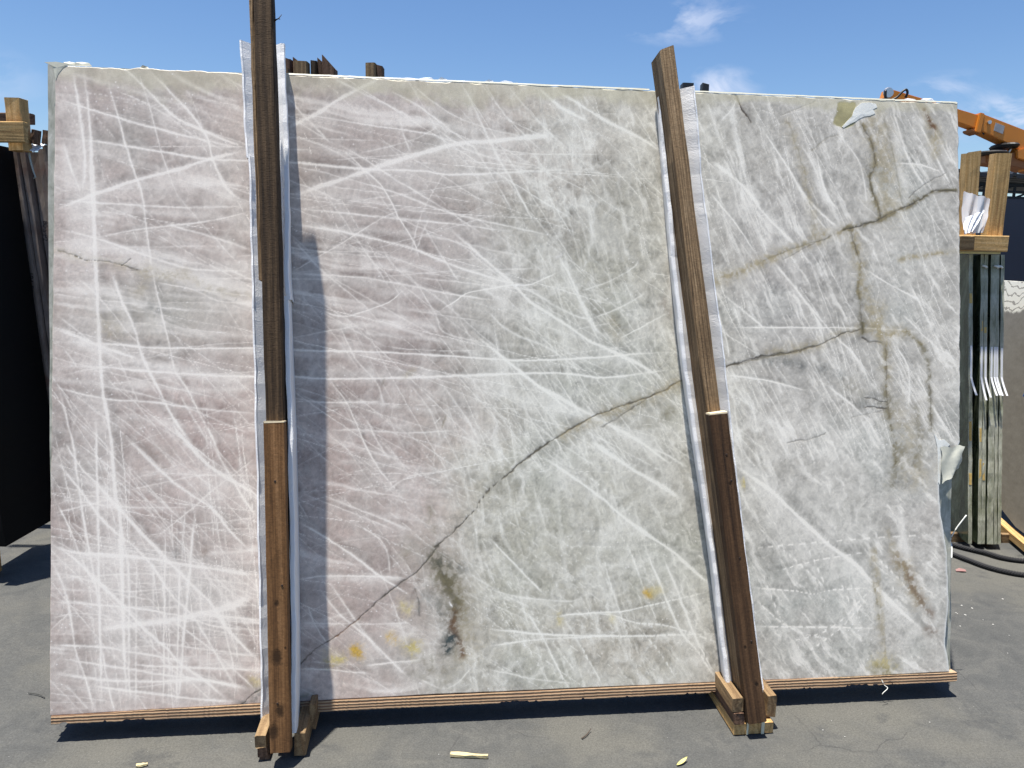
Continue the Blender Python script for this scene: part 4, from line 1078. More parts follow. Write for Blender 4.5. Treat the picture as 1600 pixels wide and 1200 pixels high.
# cream resin film and net scraps stuck along the top and at the chipped corners (parts of the front slab)
def sheet(name, pts, mat, parent, th=.0012, M=None, apex=.0006, **k):
    """small thin crumpled piece from an outline of 3-D points in the slab frame (fan), given real thickness"""
    P = [Vector(p) for p in pts]; c = sum(P, Vector()) / len(P); n = Vector((0, th, 0))
    c = c + Vector((0, -apex, 0))
    m_ = len(P); v = [tuple(p) for p in P] + [tuple(c)] + [tuple(p + n) for p in P] + [tuple(c + n)]
    f = [(i, (i + 1) % m_, m_) for i in range(m_)] + [(m_ + 1 + (i + 1) % m_, m_ + 1 + i, 2 * m_ + 1) for i in range(m_)]
    f += [((i + 1) % m_, i, m_ + 1 + i, m_ + 1 + (i + 1) % m_) for i in range(m_)]
    return put(name, new_mesh(name, v, f, mat), M or FR, parent, **k)
sheet('film_flap', [(-.002, -.003, 1.957), (.030, -.002, 1.960), (.068, -.001, 1.956), (.050, -.001, 1.944), (.036, -.001, 1.925), (.029, -.001, 1.905), (.022, -.001, 1.945)], FILM, front)
rs_ = random.Random(21)
for u, w, h in [(.07, .045, .008), (.105, .05, .010), (.28, .03, .004), (1.075, .05, .005), (1.13, .05, .009), (1.18, .04, .007), (1.235, .05, .004), (1.33, .03, .006), (1.385, .05, .007), (2.76, .05, .008), (2.82, .06, .011)]:
    pts = [(u - w / 2, .004, 1.952), (u - w / 2 + rs_.uniform(0, .01), .004, 1.957 + h * rs_.uniform(.2, .7)), (u - w * .1, rs_.uniform(0, .015), 1.958 + h), (u + w / 3, .005, 1.957 + h * rs_.uniform(.3, .9)), (u + w / 2, .004, 1.953)]
    sheet('film_scrap', pts, PLASTIC if u > 1 else FILM, front)
for u0, u1 in ((.70, 1.0), (1.0, 1.42), (1.42, 1.85), (1.98, 2.35), (2.35, 2.70), (2.70, 2.925)):
    n = 14; top = [(u0 + (u1 - u0) * i / n, .001, 1.9565 + rs_.uniform(-.0006, .0006)) for i in range(n + 1)]
    bot = [(u1 - (u1 - u0) * i / n, -.0008, 1.9525 - abs(rs_.gauss(0, .0016))) for i in range(n + 1)]
    v = top + bot[::-1]; N_ = n + 1
    v2 = [(a, b + .002, c) for a, b, c in v]
    f = [(i + 1, i, N_ + i, N_ + i + 1) for i in range(n)] + [(2 * N_ + i, 2 * N_ + i + 1, 3 * N_ + i + 1, 3 * N_ + i) for i in range(n)] + [(i, i + 1, 2 * N_ + i + 1, 2 * N_ + i) for i in range(n)] + [(N_ + i + 1, N_ + i, 3 * N_ + i, 3 * N_ + i + 1) for i in range(n)]
    put('film_edge', new_mesh('film_edge', v + v2, f, FILM), FR, front)
# torn film at the resin-filled hole
sheet('film_patch', [(2.560, -.001, 1.922), (2.580, -.0015, 1.938), (2.606, -.0015, 1.941), (2.632, -.001, 1.937), (2.637, -.001, 1.926), (2.622, -.001, 1.918), (2.630, -.001, 1.905), (2.612, -.001, 1.897), (2.590, -.001, 1.893), (2.572, -.001, 1.885), (2.560, -.001, 1.876), (2.540, -.001, 1.866), (2.518, -.001, 1.853), (2.512, -.001, 1.856), (2.532, -.001, 1.878), (2.548, -.0015, 1.893), (2.552, -.001, 1.908)], RIM, front)
# the curled flap on the right side
def curl(name, c4, mat, parent, bulge, n=9):
    A_, B_, C_, D_ = [Vector((u, -o, v)) for u, o, v in c4]; v = []
    for th in (0, .0012):
        for j in range(n + 1):
            for i in range(n + 1):
                x, y = i / n, j / n
                p = A_.lerp(B_, x).lerp(D_.lerp(C_, x), y)
                p = p + Vector((.004 * math.sin(9 * y + 2 * x), th - bulge * math.sin(math.pi * (x * .7 + y * .3)) - .004 * math.sin(7 * x + 5 * y), .004 * math.sin(11 * x)))
                v.append(tuple(p))
    m_ = n + 1; o = m_ * m_
    f = [(j * m_ + i, (j + 1) * m_ + i, (j + 1) * m_ + i + 1, j * m_ + i + 1) for j in range(n) for i in range(n)]
    f += [tuple(o + q for q in x[::-1]) for x in f]
    return put(name, new_mesh(name, v, f, mat, smooth=True), FR, parent)
curl('film_flap', [(2.869, .004, .778), (2.944, .006, .786), (2.934, .016, .712), (2.870, .004, .655)], FILM_PALE, front, .014)
sheet('film_patch', [(2.848, -.0015, .826), (2.866, -.002, .802), (2.884, -.0025, .806), (2.906, -.002, .788), (2.884, -.002, .780), (2.8725, -.002, .70), (2.870, -.002, .65), (2.864, -.0015, .66), (2.860, -.002, .780)], RIM, front)

# plywood sheet the bundle stands on
def plywood():
    n = 420; L = 2.93; rp = random.Random(6); rings = []
    for i in range(n + 1):
        x = L * i / n
        d = (math.sin(i * .071) + math.sin(i * .19 + 1) > 1.25) or rp.random() < .03
        yb = -.002 - rp.uniform(0, .002); zb = -.026 + (rp.uniform(.003, .007) if d else rp.uniform(-.0008, .0008)); zt = -.0005 + .008 * min(1, x / .6) * (1 if x < 2.5 else .7)
        rings.append([(x, yb, zb), (x, yb - .001, (zb + zt) / 2), (x, yb, zt), (x, .10, zt), (x, .10, -.024)])
    v, f = loft(rings); return new_mesh('plywood', v, f, PLY)
put('plywood_sheet', plywood(), T(.006, .0, 0), label='long plywood strip under the white slab bundle', cat='plywood')

# ---------------------------------------------------------------- timber clamps
NEAR = -FIN
c1 = thing('timber_clamp', 'tall dark timber clamp post on the left, lower board paler', 'timber post', (S(.70, .1, 0).x, S(.70, .1, 0).y, 0), 'timber clamps holding the white bundle')
beam('post', S(.703, .105, -.02), S(.668, .172, 2.150), .052, .052, WOOD_DARK, c1, NEAR, seg=26, jit=.0016, bow=.004)
beam('batten', S(.652, .118, 1.30), S(.632, .150, 2.145), .014, .05, WOOD_STREAK, c1, NEAR, seg=14, jit=.001)
fb1 = beam('front_board', S(.709, .1635, -.062), S(.694, .1635, .888), .058, .036, WOOD_BROWN, c1, NEAR, seg=14, jit=.0008, c=.002)
sp = [S(.693, .17, 2.035), S(.702, .17, 2.042), S(.709, .17, 2.046), S(.718, .17, 2.058)]
put('splinter', tube_mesh('splinter', sp, lambda t: .0025 * (1 - t) + .0006, WOOD_DARK, 5), None, c1)
put('splinter', tube_mesh('splinter', [S(.707, .17, 2.045), S(.713, .17, 2.044)], .0012, WOOD_DARK, 5), None, c1)
LIT_END_GRAIN = plain('lit_end_grain', (.72, .60, .40), .9, .3, 90)  # pale colour stands in for sun on the boards' cut tops
for par, u, v_, w, dr in ((c1, .6942, .8885, .057, -.0157), (None, 2.021, .9055, .057, -.134)):
    END = (u, v_, w, dr)
    if par: put('lit_sawn_end', beam_mesh('lit_sawn_end', .004, w, .0355, LIT_END_GRAIN, seg=1, jit=.0004, c=.001), along(S(u, .1635, v_), S(u + dr * .004, .1635, v_ + .004), NEAR)[0], par)
def gz(u, off, z): 
    p = S(u, off, 0); return Vector((p.x, p.y, z))
yaw = Vector((FA.x, FA.y, 0)); fwd = Vector((-FA.y, FA.x, 0))
def bearer(x0, w, z0, z1, f0, f1, mat, parent, wobble=0.0, name='bearer'):
    """short beam on the ground running under the slabs, near end f0 in front of the foot line"""
    a = gz(x0, f0, 0) ; p = Vector((a.x, a.y, (z0 + z1) / 2)); q = p + fwd * (f0 + f1)
    return beam(name, p, q, w, z1 - z0, mat, parent, face=(0, 0, -1), seg=6, jit=.0018, c=.003)
bearer(.648, .032, .046, .086, .155, .55, WOOD_BLOCK, c1)
bearer(.650, .028, .014, .045, .150, .55, WOOD_RED, c1)
bearer(.655, .030, .000, .013, .145, .55, WOOD_RED, c1)
bearer(.757, .032, .008, .082, .145, .55, WOOD_BLOCK, c1)
bearer(.781, .020, .030, .112, .05, .30, WOOD_BLOCK, c1)
beam('rear_post', S(.67, -.16, -.08), S(.66, -.16, 2.02), .05, .09, WOOD_DARK, c1, NEAR, seg=12)

c2 = thing('timber_clamp', 'leaning streaky brown timber clamp post on the right with darker lower board', 'timber post', (S(2.1, .1, 0).x, S(2.1, .1, 0).y, 0), 'timber clamps holding the white bundle')
beam('post', S(2.147, .080, -.03), S(1.868, .080, 2.035), .046, .10, WOOD_STREAK, c2, NEAR, seg=24, jit=.0013, slant=.012)
fb2 = beam('front_board', S(2.150, .149, -.055), S(2.021, .149, .905), .058, .036, WOOD_DEEP, c2, NEAR, seg=14, jit=.0008, c=.002)
put('lit_sawn_end', beam_mesh('lit_sawn_end', .004, .057, .0355, LIT_END_GRAIN, seg=1, jit=.0004, c=.001), along(S(2.021, .149, .9055), S(2.0205, .149, .9095), NEAR)[0], c2)
bearer(2.092, .034, .080, .128, .150, .55, WOOD_BLOCK, c2)
bearer(2.098, .034, .040, .078, .155, .55, WOOD_RED, c2)
bearer(2.215, .030, .045, .118, .130, .55, WOOD_BLOCK, c2)
bearer(2.150, .130, .002, .039, .150, .50, WOOD_PINE, c2)
for u, w in ((2.128, .006), (2.178, .010)):
    p = gz(u, .153, 0)
    v, f = loft([[tuple(p + yaw * s * w / 2 + fwd * dy + Vector((0, 0, z))) for s, dy in ((-1, -.0015), (1, -.0015), (1, .0005), (-1, .0005))] for z in (.003, .02, .041, .050)])
    put('strap', new_mesh('strap', v, f, STRAP), None, c2)
beam('rear_post', S(2.09, -.16, -.05), S(1.95, -.16, 2.0), .046, .10, WOOD_STREAK, c2, NEAR, seg=12)

NAIL = plain('rusty_nail', (.035, .022, .015), .6, .3, 90, metal=.4, bump=0)
for fb, off, pts in ((fb1, .1635, ((.697, .72), (.716, .42), (.702, .08))), (fb2, .149, ((2.046, .78), (2.128, .20), (2.090, .46), (2.062, .70)))):
    for u, v_ in pts:
        put('nail', new_mesh('nail', *loft([[(r_ * math.cos(a), -y_, r_ * math.sin(a)) for a in np.linspace(0, 2 * math.pi, 10, endpoint=False)][::-1] for y_, r_ in ((-.012, .0015), (.0002, .0018), (.0004, .0034), (.0012, .0026))]), NAIL), T(u, off + .0182, v_), fb)

# foam strips lining the posts: bent strips of foam sheet
def foam_strip(name, pts, side, lip, label):
    """pts: (inner u, outer u, v, reach) up the strip; the sheet stands beside the post and flares outward to a cut lip"""
    A_ = spline3(pts, 14); rf = random.Random(len(label)); rings = []; s = side; ph = rf.uniform(0, 9)
    for ui, uo, v, F in A_:
        e = .0011 * math.sin(v * 21 + ph) + .0007 * math.sin(v * 57 + 2 * ph) + rf.uniform(-.0002, .0002); F = F + .0015 * math.sin(v * 17 + ph) + .001 * math.sin(v * 71)
        sec = [(ui - s * .006, -.002), (uo - s * .010, -.002), (uo + e, -F * .75), (uo + e, -F + .003), (uo - s * .002 + e, -F), (uo - s * lip + e, -F - .001), (uo - s * (lip + .002), -F + .003), (ui, -F * .66), (ui - s * .006, -F * .55)]
        rings.append([(a, b, v) for a, b in (sec if s > 0 else sec[::-1])])
    v_, f_ = loft(rings)
    return put(name, new_mesh(name, v_, f_, FOAM, smooth=False), FR, label=label, cat='foam strip', group='foam strips lining the clamp posts')
foam_strip('foam_strip', [(.654, .630, -.030, .06), (.652, .627, .224, .06), (.644, .617, .8, .06), (.634, .606, 1.325, .06), (.620, .599, 1.66, .06), (.612, .590, 1.70, .055), (.598, .573, 2.028, .055)], -1, .006, 'white foam strip along the left side of the dark left post')
foam_strip('foam_strip', [(.720, .746, -.025, .142), (.726, .748, .23, .142), (.718, .740, .8, .136), (.704, .726, 1.22, .118), (.703, .731, 1.25, .116), (.698, .726, 1.32, .112), (.690, .716, 1.66, .055), (.672, .702, 2.03, .042)], 1, .013, 'white foam strip along the right side of the dark left post')
foam_strip('foam_strip', [(2.128, 2.094, -.02, .062), (2.066, 2.036, .46, .062), (1.978, 1.942, 1.078, .062), (1.908, 1.886, 1.607, .062), (1.878, 1.862, 1.91, .062)], -1, .012, 'sparkling white foam strip along the left side of the leaning right post')
foam_strip('foam_strip', [(2.172, 2.209, -.02, .092), (2.124, 2.155, .38, .092), (2.074, 2.103, .79, .092), (2.040, 2.071, 1.078, .092), (1.964, 2.002, 1.603, .092), (1.934, 1.972, 1.937, .09)], 1, .006, 'bluish white foam strip along the right side of the leaning right post')

# ---------------------------------------------------------------- left background: black slab, stacked slab ends, frame
def leaning_slab(name, x0, x1, y0, y1, z0, z1, lean, mats, label, cat, group=None, fm=None, yaw_=0, back=0):
    """upright slab with its end towards the viewer; top shifted by -lean in x and +back in y; sawn ends slightly uneven"""
    rg = random.Random(label); n = 24; rings = []
    for i in range(n + 1):
        t = i / n; s_ = -lean * t; z = z0 + (z1 - z0) * t; y = back * t; e = rg.uniform(-.0015, .0015)
        rings.append([(x + s_ - x0, yy - y0 + y, z - z0) for x, yy in ((x0 + e, y0 + rg.uniform(-.002, .002)), (x1 + e, y0 + rg.uniform(-.002, .002)), (x1 + (y1 - y0) * yaw_, y1), (x0 + (y1 - y0) * yaw_, y1))])
    v, f = loft(rings)
    fmat = [(fm[2], fm[3], fm[4], fm[5])[i % 4] for i in range(4 * n)] + [fm[0], fm[1]] if fm else None
    return put(name, new_mesh(name, v, f, mats, fmat=fmat), Matrix.Translation((x0, y0, z0)), label=label, cat=cat, group=group)
leaning_slab('black_slab', -2.255, -2.195, 3.18, 3.62, .185, 1.918, .098, BLACK, 'glossless black granite slab at the left edge of the yard', 'stone slab')
leaning_slab('black_slab', -2.40, -2.27, 3.20, 3.62, .185, 1.926, .098, BLACK, 'black granite block behind the black slab at the far left', 'stone slab')
beam('bearer', (-2.95, 3.30, .095), (-2.33, 3.30, .095), .18, .07, WOOD_PINE, None, (0, -1, 0), label='thick wooden bearer under the near end of the black slab', cat='timber')
beam('bearer', (-2.95, 3.92, .165), (-2.05, 3.92, .165), .05, .06, WOOD_PINE, None, (0, -1, 0), label='yellow wooden bearer showing below the black slab beside the white slab', cat='timber')
ends = [(-2.208, .036, 3.64, 1.908), (-2.168, .022, 3.66, 1.915), (-2.142, .040, 3.70, 1.912), (-2.098, .030, 3.68, 1.925), (-2.064, .028, 3.66, 1.940)]
names = ['grey slab end nearest the black slab, leftmost of five', 'thin grey slab end, second from the black slab', 'reddish grey slab end, third from the black slab', 'grey slab end, fourth from the black slab', 'tallest grey slab end, touching the white slab border']
end_objs = []
for (x, w, y, z1), lab in zip(ends, names):
    end_objs.append(leaning_slab('slab_end', x, x + w, y, y + 1.6, .15, z1, .118, GREY_RED, lab, 'stone slab', 'stacked slab ends beside the black slab', yaw_=-.04))
# handwritten marks on two slab ends
def letters(text, size, M, parent):
    cu = bpy.data.curves.new('handwriting', 'FONT'); cu.body = text; cu.size = size; cu.extrude = .0004
    tmp = bpy.data.objects.new('tmp', cu); COL.objects.link(tmp)
    dg = bpy.context.evaluated_depsgraph_get(); me = bpy.data.meshes.new_from_object(tmp.evaluated_get(dg)); bpy.data.objects.remove(tmp)
    me.materials.clear(); me.materials.append(INK)
    return put('handwriting', me, M, parent)
for e, zz, tx in ((0, 1.36, '10A P6'), (2, 1.60, '80·S·P2')):
    x, w, y, z1 = ends[e]; frac = (zz - .15) / (z1 - .15)
    M = Matrix.Translation((x + w * .25 - .118 * frac, y - .001, zz)) @ Matrix.Rotation(R(3.9), 4, 'Y') @ Matrix.Rotation(R(90), 4, 'Y') @ Matrix.Rotation(R(90), 4, 'X')
    letters(tx, .032, M, end_objs[e])
fl = thing('timber_rack', 'pale timber rack with upright block on top of the black slab', 'timber rack', (-2.25, 3.55, 1.92))
beam('crossbeam', (-2.75, 3.52, 1.972), (-2.165, 3.52, 1.974), .088, .032, WOOD_PINE, fl, seg=8)
beam('upright', (-2.232, 3.58, 1.90), (-2.232, 3.58, 2.126), .070, .065, WOOD_PINE, fl, seg=5)
beam('block', (-2.145, 3.66, 1.94), (-2.135, 3.66, 2.000), .05, .05, WOOD_RED, fl, seg=3)
beam('block', (-2.175, 3.60, 1.935), (-2.165, 3.60, 1.995), .02, .05, WOOD_RED, fl, seg=3)
beam('rail', (-2.50, 3.80, 2.075), (-2.30, 3.80, 2.075), .05, .04, WOOD_RED, fl, seg=4)
# plastic sheet caught between the slab ends
def drape(name, top, bot, mat, label, cat, folds=.012, nx=14, ny=10, seed=3):
    rd = random.Random(seed); v = []; f = []
    for j in range(ny + 1):
        t = j / ny
        for i in range(nx + 1):
            s = i / nx
            a = Vector(top[0]).lerp(Vector(top[1]), s); b = Vector(bot[0]).lerp(Vector(bot[1]), s); p = a.lerp(b, t)
            v.append(tuple(p + Vector((rd.uniform(-1, 1) * .002, folds * math.sin(s * 15 + t * 4) * (.3 + t), rd.uniform(-1, 1) * .003))))
    f = [(j * (nx + 1) + i, j * (nx + 1) + i + 1, (j + 1) * (nx + 1) + i + 1, (j + 1) * (nx + 1) + i) for j in range(ny) for i in range(nx)]
    return put(name, new_mesh(name, v, f, mat, smooth=True), None, label=label, cat=cat)
drape('plastic_sheet', [(-2.235, 3.62, 1.935), (-2.150, 3.64, 1.945)], [(-2.225, 3.585, 1.90), (-2.165, 3.60, 1.905)], WHITE_PAPER, 'white plastic scrap on top of the grey slab ends at left', 'plastic sheet', .006)
tail = spline3([(-2.215, 3.61, 1.915), (-2.205, 3.60, 1.87), (-2.196, 3.60, 1.82), (-2.188, 3.60, 1.79), (-2.196, 3.60, 1.785)], 6)
put('plastic_tail', tube_mesh('plastic_tail', tail, lambda t: .006 * (1 - .6 * t), FILM_PALE, 6), None, label='thin pale plastic tail hanging down the grey slab ends', cat='plastic sheet')

# ---------------------------------------------------------------- timbers showing over the top of the white slab
for x0, x1, zt, y, sl, mt, lab in [(-1.060, -1.002, 2.319, 3.60, -.012, WOOD_RED, 'brown timber top beside the left post foam'), (-.998, -.955, 2.312, 3.62, -.035, WOOD_RED, 'slant cut brown timber top, second from the left post'),
                              (-.976, -.916, 2.293, 3.55, 0, WOOD_BLOCK, 'paler squat timber top in front of the brown ones'), (-.914, -.889, 2.308, 3.60, 0, WOOD_DARK, 'narrow dark timber top in the cluster above the slab'),
                              (-.890, -.862, 2.316, 3.62, -.02, WOOD_RED, 'rounded brown timber top next to the tallest one'), (-.862, -.806, 2.305, 3.60, -.06, WOOD_RED, 'tallest slant cut timber top at the right of the cluster'),
                              (-.672, -.628, 2.303, 3.60, 0, WOOD_BLOCK, 'pale sawn timber top standing alone above the slab'), (-.626, -.600, 2.297, 3.62, -.004, WOOD_RED, 'reddish timber top beside the pale lone one'),
                              (.733, .781, 2.243, 3.60, 0, STEEL, 'dark post top peeking over the slab by the right foam'), (.821, .850, 2.240, 3.60, -.006, STEEL, 'small dark post top right of the right foam')]:
    beam('timber_post', ((x0 + x1) / 2, y, .0), ((x0 + x1) / 2, y, zt), x1 - x0, .06, mt, None, (0, -1, 0), seg=8, slant=sl, label=lab, cat='timber post', group='post tops behind the white bundle')

# ---------------------------------------------------------------- right background: green marble bundle
gs = [(2.399, .020, 2.232), (2.449, .017, 2.291), (2.467, .019, 2.308), (2.496, .033, 2.341), (2.533, .016, 2.367), (2.552, .018, 2.391)]
glab = ['first green marble slab, standing free next to the white slab', 'second green marble slab with ochre stains on its edge', 'third green marble slab, tight against the second', 'fourth green marble slab, thick pale edge', 'fifth green marble slab, thin pale edge', 'outermost green marble slab on the right of the bundle']
green = []
for (x, w, xt), lab in zip(gs, glab):
    green.append(leaning_slab('green_slab', x, x + w, 3.83, 5.4, .03, 1.522, x - xt * 1.039, [GREEN, GREEN_EDGE], lab, 'stone slab', 'green marble slabs in a bundle', fm=[0, 1, 1, 0, 0, 0], yaw_=.10, back=.15))
def edge_pt(k, z, dy=0, fx=.5):
    x, w, xt = gs[k]; t = (z - .03) / 1.492; return Vector((x + w * fx + (xt * 1.039 - x) * t, 3.83 + .15 * t + dy, z))
rb = random.Random(12)
for k, z, h in ((0, .62, .10), (0, .37, .06), (1, .60, .07), (1, .42, .11), (1, 1.16, .05), (0, 1.30, .05), (2, .41, .09), (2, 1.14, .03)):
    a, b = edge_pt(k, z - h / 2, -.001), edge_pt(k, z + h / 2, -.001); w = gs[k][1] * .8
    ring = [[tuple(p + Vector((sx * w / 2 * rb.uniform(.6, 1), dy, 0))) for sx, dy in ((-1, 0), (1, 0), (1, .002), (-1, .002))] for p in (a, a.lerp(b, .3), a.lerp(b, .6), b)]
    v, f = loft(ring); put('ochre_stain', new_mesh('ochre_stain', v, f, OCHRE), None, green[k])
for k, fx, zt, zb in ((0, .6, 1.06, .81), (1, .5, 1.055, .785), (2, .6, 1.055, .80), (3, .3, 1.055, .81), (3, .8, 1.055, .812), (4, .5, 1.055, .81), (5, .5, 1.05, .81)):
    P = [edge_pt(k, zt - (zt - .90) * i / 4, -.002, fx) for i in range(5)]
    e = edge_pt(k, .90, -.002, fx)
    P += [e + Vector((.012 * (i / 4) ** 1.3 + .006 * i / 4, -.035 * (i / 4) ** 1.2, (zb - .90) * i / 4)) for i in range(1, 5)]
    v, f = loft([[tuple(p + Vector((s * .0052, d, 0))) for s, d in ((-1, 0), (1, 0), (1, .0008), (-1, .0008))] for p in P])
    put('paper_label', new_mesh('paper_label', v, f, WHITE_PAPER), None, green[k])
for k in (1, 3, 4):
    p = edge_pt(k, 1.46, -.004); put('foam_bit', tube_mesh('foam_bit', [p + Vector((-.004, 0, .006)), p + Vector((.010, -.006, .002)), p + Vector((.018, -.004, -.004))], .006, RIM, 6), None, green[k])
beam('bearer', (2.30, 3.95, .018), (2.75, 3.95, .018), .028, .06, WOOD_BLOCK, None, (0, 0, 1), label='low timber under the green marble bundle', cat='timber')
put('padding_strip', new_mesh('padding_strip', *loft([[(x, 3.93, 1.5245), (x, 4.05, 1.5245), (x, 4.05, 1.535), (x, 3.93, 1.535)] for x in (2.195, 2.28, 2.36, 2.448)]), YELLOW_STRIP), label='thin yellow padding strip over the green slabs', cat='padding')
gf = thing('timber_rack', 'pale timber rack of board and two uprights on the green bundle', 'timber rack', (2.30, 3.92, 1.536))
beam('crossboard', (2.10, 3.92, 1.5755), (2.461, 3.92, 1.5755), .078, .05, WOOD_PINE, gf, seg=8)
beam('board', (2.06, 3.888, 1.573), (2.283, 3.888, 1.576), .070, .012, WOOD_BLOCK, gf, seg=5)
beam('upright', (2.283, 3.962, 1.56), (2.262, 3.962, 2.020), .070, .06, WOOD_PINE, gf, seg=8, slant=.01)
beam('upright', (2.418, 3.972, 1.56), (2.416, 3.972, 2.016), .080, .06, WOOD_PINE, gf, seg=8)
drape('plastic_bag', [(2.20, 3.88, 1.825), (2.325, 3.86, 1.79)], [(2.19, 3.83, 1.615), (2.29, 3.84, 1.625)], PLASTIC, 'crumpled clear plastic bag hanging on the green bundle rack', 'plastic bag', .018, seed=9)
drape('plastic_bag', [(2.20, 3.84, 1.695), (2.28, 3.82, 1.735)], [(2.18, 3.80, 1.615), (2.22, 3.81, 1.630)], WHITE_PAPER, 'bright white plastic crumple at the foot of the clear bag', 'plastic bag', .014, seed=5)
# grey slab standing behind
g_o = Vector((2.70, 3.86, .085)); g_d = Vector((.22, 1, 0)).normalized()
vv = []
for th in (0, .03):
    for yy, zz in ((-.9, 0), (-.3, .004), (.1, -.002), (.32, .03), (.40, .004), (2.6, 0), (2.6, 1.285), (.8, 1.287), (-.9, 1.285)):
        p = Vector((.2 * zz / 1.3, 0, 0)) + g_d * yy + Vector((th, 0, zz)); vv.append(tuple(p))
n = 9; ff = [tuple(range(n - 1, -1, -1)), tuple(range(n, 2 * n))] + [(i, (i + 1) % n, n + (i + 1) % n, n + i) for i in range(n)]
put('grey_slab', new_mesh('grey_slab', vv, ff, GREY_SLAB), Matrix.Translation(g_o), label='warm grey slab with a painted patch of rippled sunlight, at the right edge', cat='stone slab')
p = g_o + Vector((-.01, 0, -.045))
beam('bearer', p - g_d * .8, p + g_d * .9 + Vector((0, 0, .0)), .05, .045, WOOD_PINE, None, (0, 0, 1), label='yellow timber bearer below the grey slab at right', cat='timber')
put('blue_scrap', new_mesh('blue_scrap', [(0, 0, 0), (.03, .01, 0), (.03, .0, .10), (.018, .0, .06), (.002, .004, .0), (.032, .014, .0), (.032, .004, .10), (.02, .004, .06)], [(0, 1, 2, 3), (7, 6, 5, 4), (0, 4, 5, 1), (1, 5, 6, 2), (2, 6, 7, 3), (3, 7, 4, 0)], plain('blue_plastic', (.03, .14, .45), .4, .1, 20)), Matrix.Translation((2.49, 3.69, .84)) , label='bright blue plastic scrap at the right picture edge', cat='plastic scrap')

# ropes on the ground
for pts, lab, rad in (([(2.20, 3.86, .012), (2.235, 3.78, .012), (2.293, 3.66, .012), (2.335, 3.575, .012), (2.394, 3.515, .012), (2.48, 3.475, .012), (2.75, 3.42, .012)], 'long black rope curving over the ground, nearer of the two', .0075),
                      ([(2.30, 3.92, .012), (2.36, 3.83, .012), (2.437, 3.755, .014), (2.49, 3.69, .013), (2.579, 3.655, .012), (2.8, 3.62, .012)], 'black rope end against the foot of the green bundle', .0075)):
    put('rope', tube_mesh('rope', spline3(pts, 26), rad, ROPE, 6, twist=180, strands=3), label=lab, cat='rope', group='black ropes by the green bundle')
put('packing_strip', tube_mesh('packing_strip', spline3([(1.500, 2.475, .49), (1.535, 2.54, .505), (1.552, 2.58, .515), (1.566, 2.58, .553), (1.598, 2.58, .606)], 6), .0022, RIM, 6), label='thin cream packing strip sticking out at the right slab edge', cat='packing strip')

# ---------------------------------------------------------------- yard wall, shed and crane far behind
wl_ = thing('yard_wall', 'dark navy sheet wall across the far yard', 'wall', (16, 20, 0))
for i in range(16):
    x = 9 + i * 1.5
    put('panel', new_mesh('panel', *loft([[(x + .01, 20, z), (x + 1.49, 20, z), (x + 1.49, 20.05, z), (x + .01, 20.05, z)] for z in (0, 3.1 + .006 * i)]), NAVY), None, wl_)
    put('post', new_mesh('post', *loft([[(x - .03, 19.96, z), (x + .03, 19.96, z), (x + .03, 20.0, z), (x - .03, 20.0, z)] for z in (0, 3.12)]), STEEL), None, wl_)
sh = thing('open_shed', 'open steel shed with corrugated roof and lattice truss beyond the wall', 'shed', (16, 23, 0))
def bar(p, q, r, parent, name, mat=STEEL):
    put(name, beam_mesh(name, (Vector(q) - Vector(p)).length, r, r, mat, seg=1, jit=0, c=r * .1), along(p, q, (0, -1, .01))[0], parent)
X0, X1, YS = 8.0, 30.0, 22.0
rv = []; nrm = 440
for i in range(nrm + 1):
    x = X0 + (X1 - X0) * i / nrm; k = i % 10
    rv.append((x, .07 if k in (0, 1) else 0))
zr = lambda x: 3.93 - (x - 12.3) * .028
v = [(x, YS - .5, zr(x) + h) for x, h in rv] + [(x, YS + 9, zr(x) + h + .5) for x, h in rv] + [(x, YS - .5, zr(x) + h - .10) for x, h in rv]
n = nrm + 1; f = [(i, i + 1, n + i + 1, n + i) for i in range(nrm)] + [(2 * n + i, 2 * n + i + 1, i + 1, i) for i in range(nrm)]
put('roof', new_mesh('roof', v, f, STEEL), None, sh)
bar((X0, YS, 3.78), (X1, YS, 3.32), .10, sh, 'top_chord'); bar((X0, YS, 3.42), (X1, YS, 2.96), .10, sh, 'bottom_chord'); bar((X0, YS, 3.60), (X1, YS, 3.14), .05, sh, 'middle_chord')
for i in range(26):
    x = X0 + i * .84; zb = 3.42 - (x - X0) * .0209
    bar((x, YS, zb), (x, YS, zb + .36), .06, sh, 'strut'); bar((x, YS, zb), (x + .84, YS, zb + .34), .05, sh, 'brace')
for x in (8.2, 13.4, 18.6, 23.8, 29): bar((x, YS, 0), (x, YS, 3.6), .2, sh, 'column'); bar((x, YS + 8.5, 0), (x, YS + 8.5, 4.2), .2, sh, 'column')

cr = thing('truck_crane', 'orange telescopic crane boom reaching up behind the slab', 'crane', (11, 15, 0))
def plate(name, prof, y0, y1, mat, c=.012):
    """closed outline in x,z extruded in y"""
    n = len(prof); v = [(x, y0, z) for x, z in prof] + [(x, y1, z) for x, z in prof]
    f = [tuple(range(n)), tuple(range(2 * n - 1, n - 1, -1))] + [((i + 1) % n, i, n + i, n + (i + 1) % n) for i in range(n)]
    me = new_mesh(name, v, f, mat); bm = bmesh.new(); bm.from_mesh(me)
    bmesh.ops.recalc_face_normals(bm, faces=bm.faces); bmesh.ops.bevel(bm, geom=bm.edges[:], offset=c, segments=2, affect='EDGES'); bm.to_mesh(me); bm.free()
    return put(name, me, None, cr)
plate('inner_boom', [(6.90, 4.66), (6.98, 4.66), (8.70, 4.215), (8.66, 3.975), (7.30, 4.40), (6.86, 4.50)], 14.88, 15.12, ORANGE)
plate('collar', [(8.645, 4.265), (8.735, 4.245), (8.70, 3.90), (8.60, 3.915)], 14.82, 15.18, ORANGE)
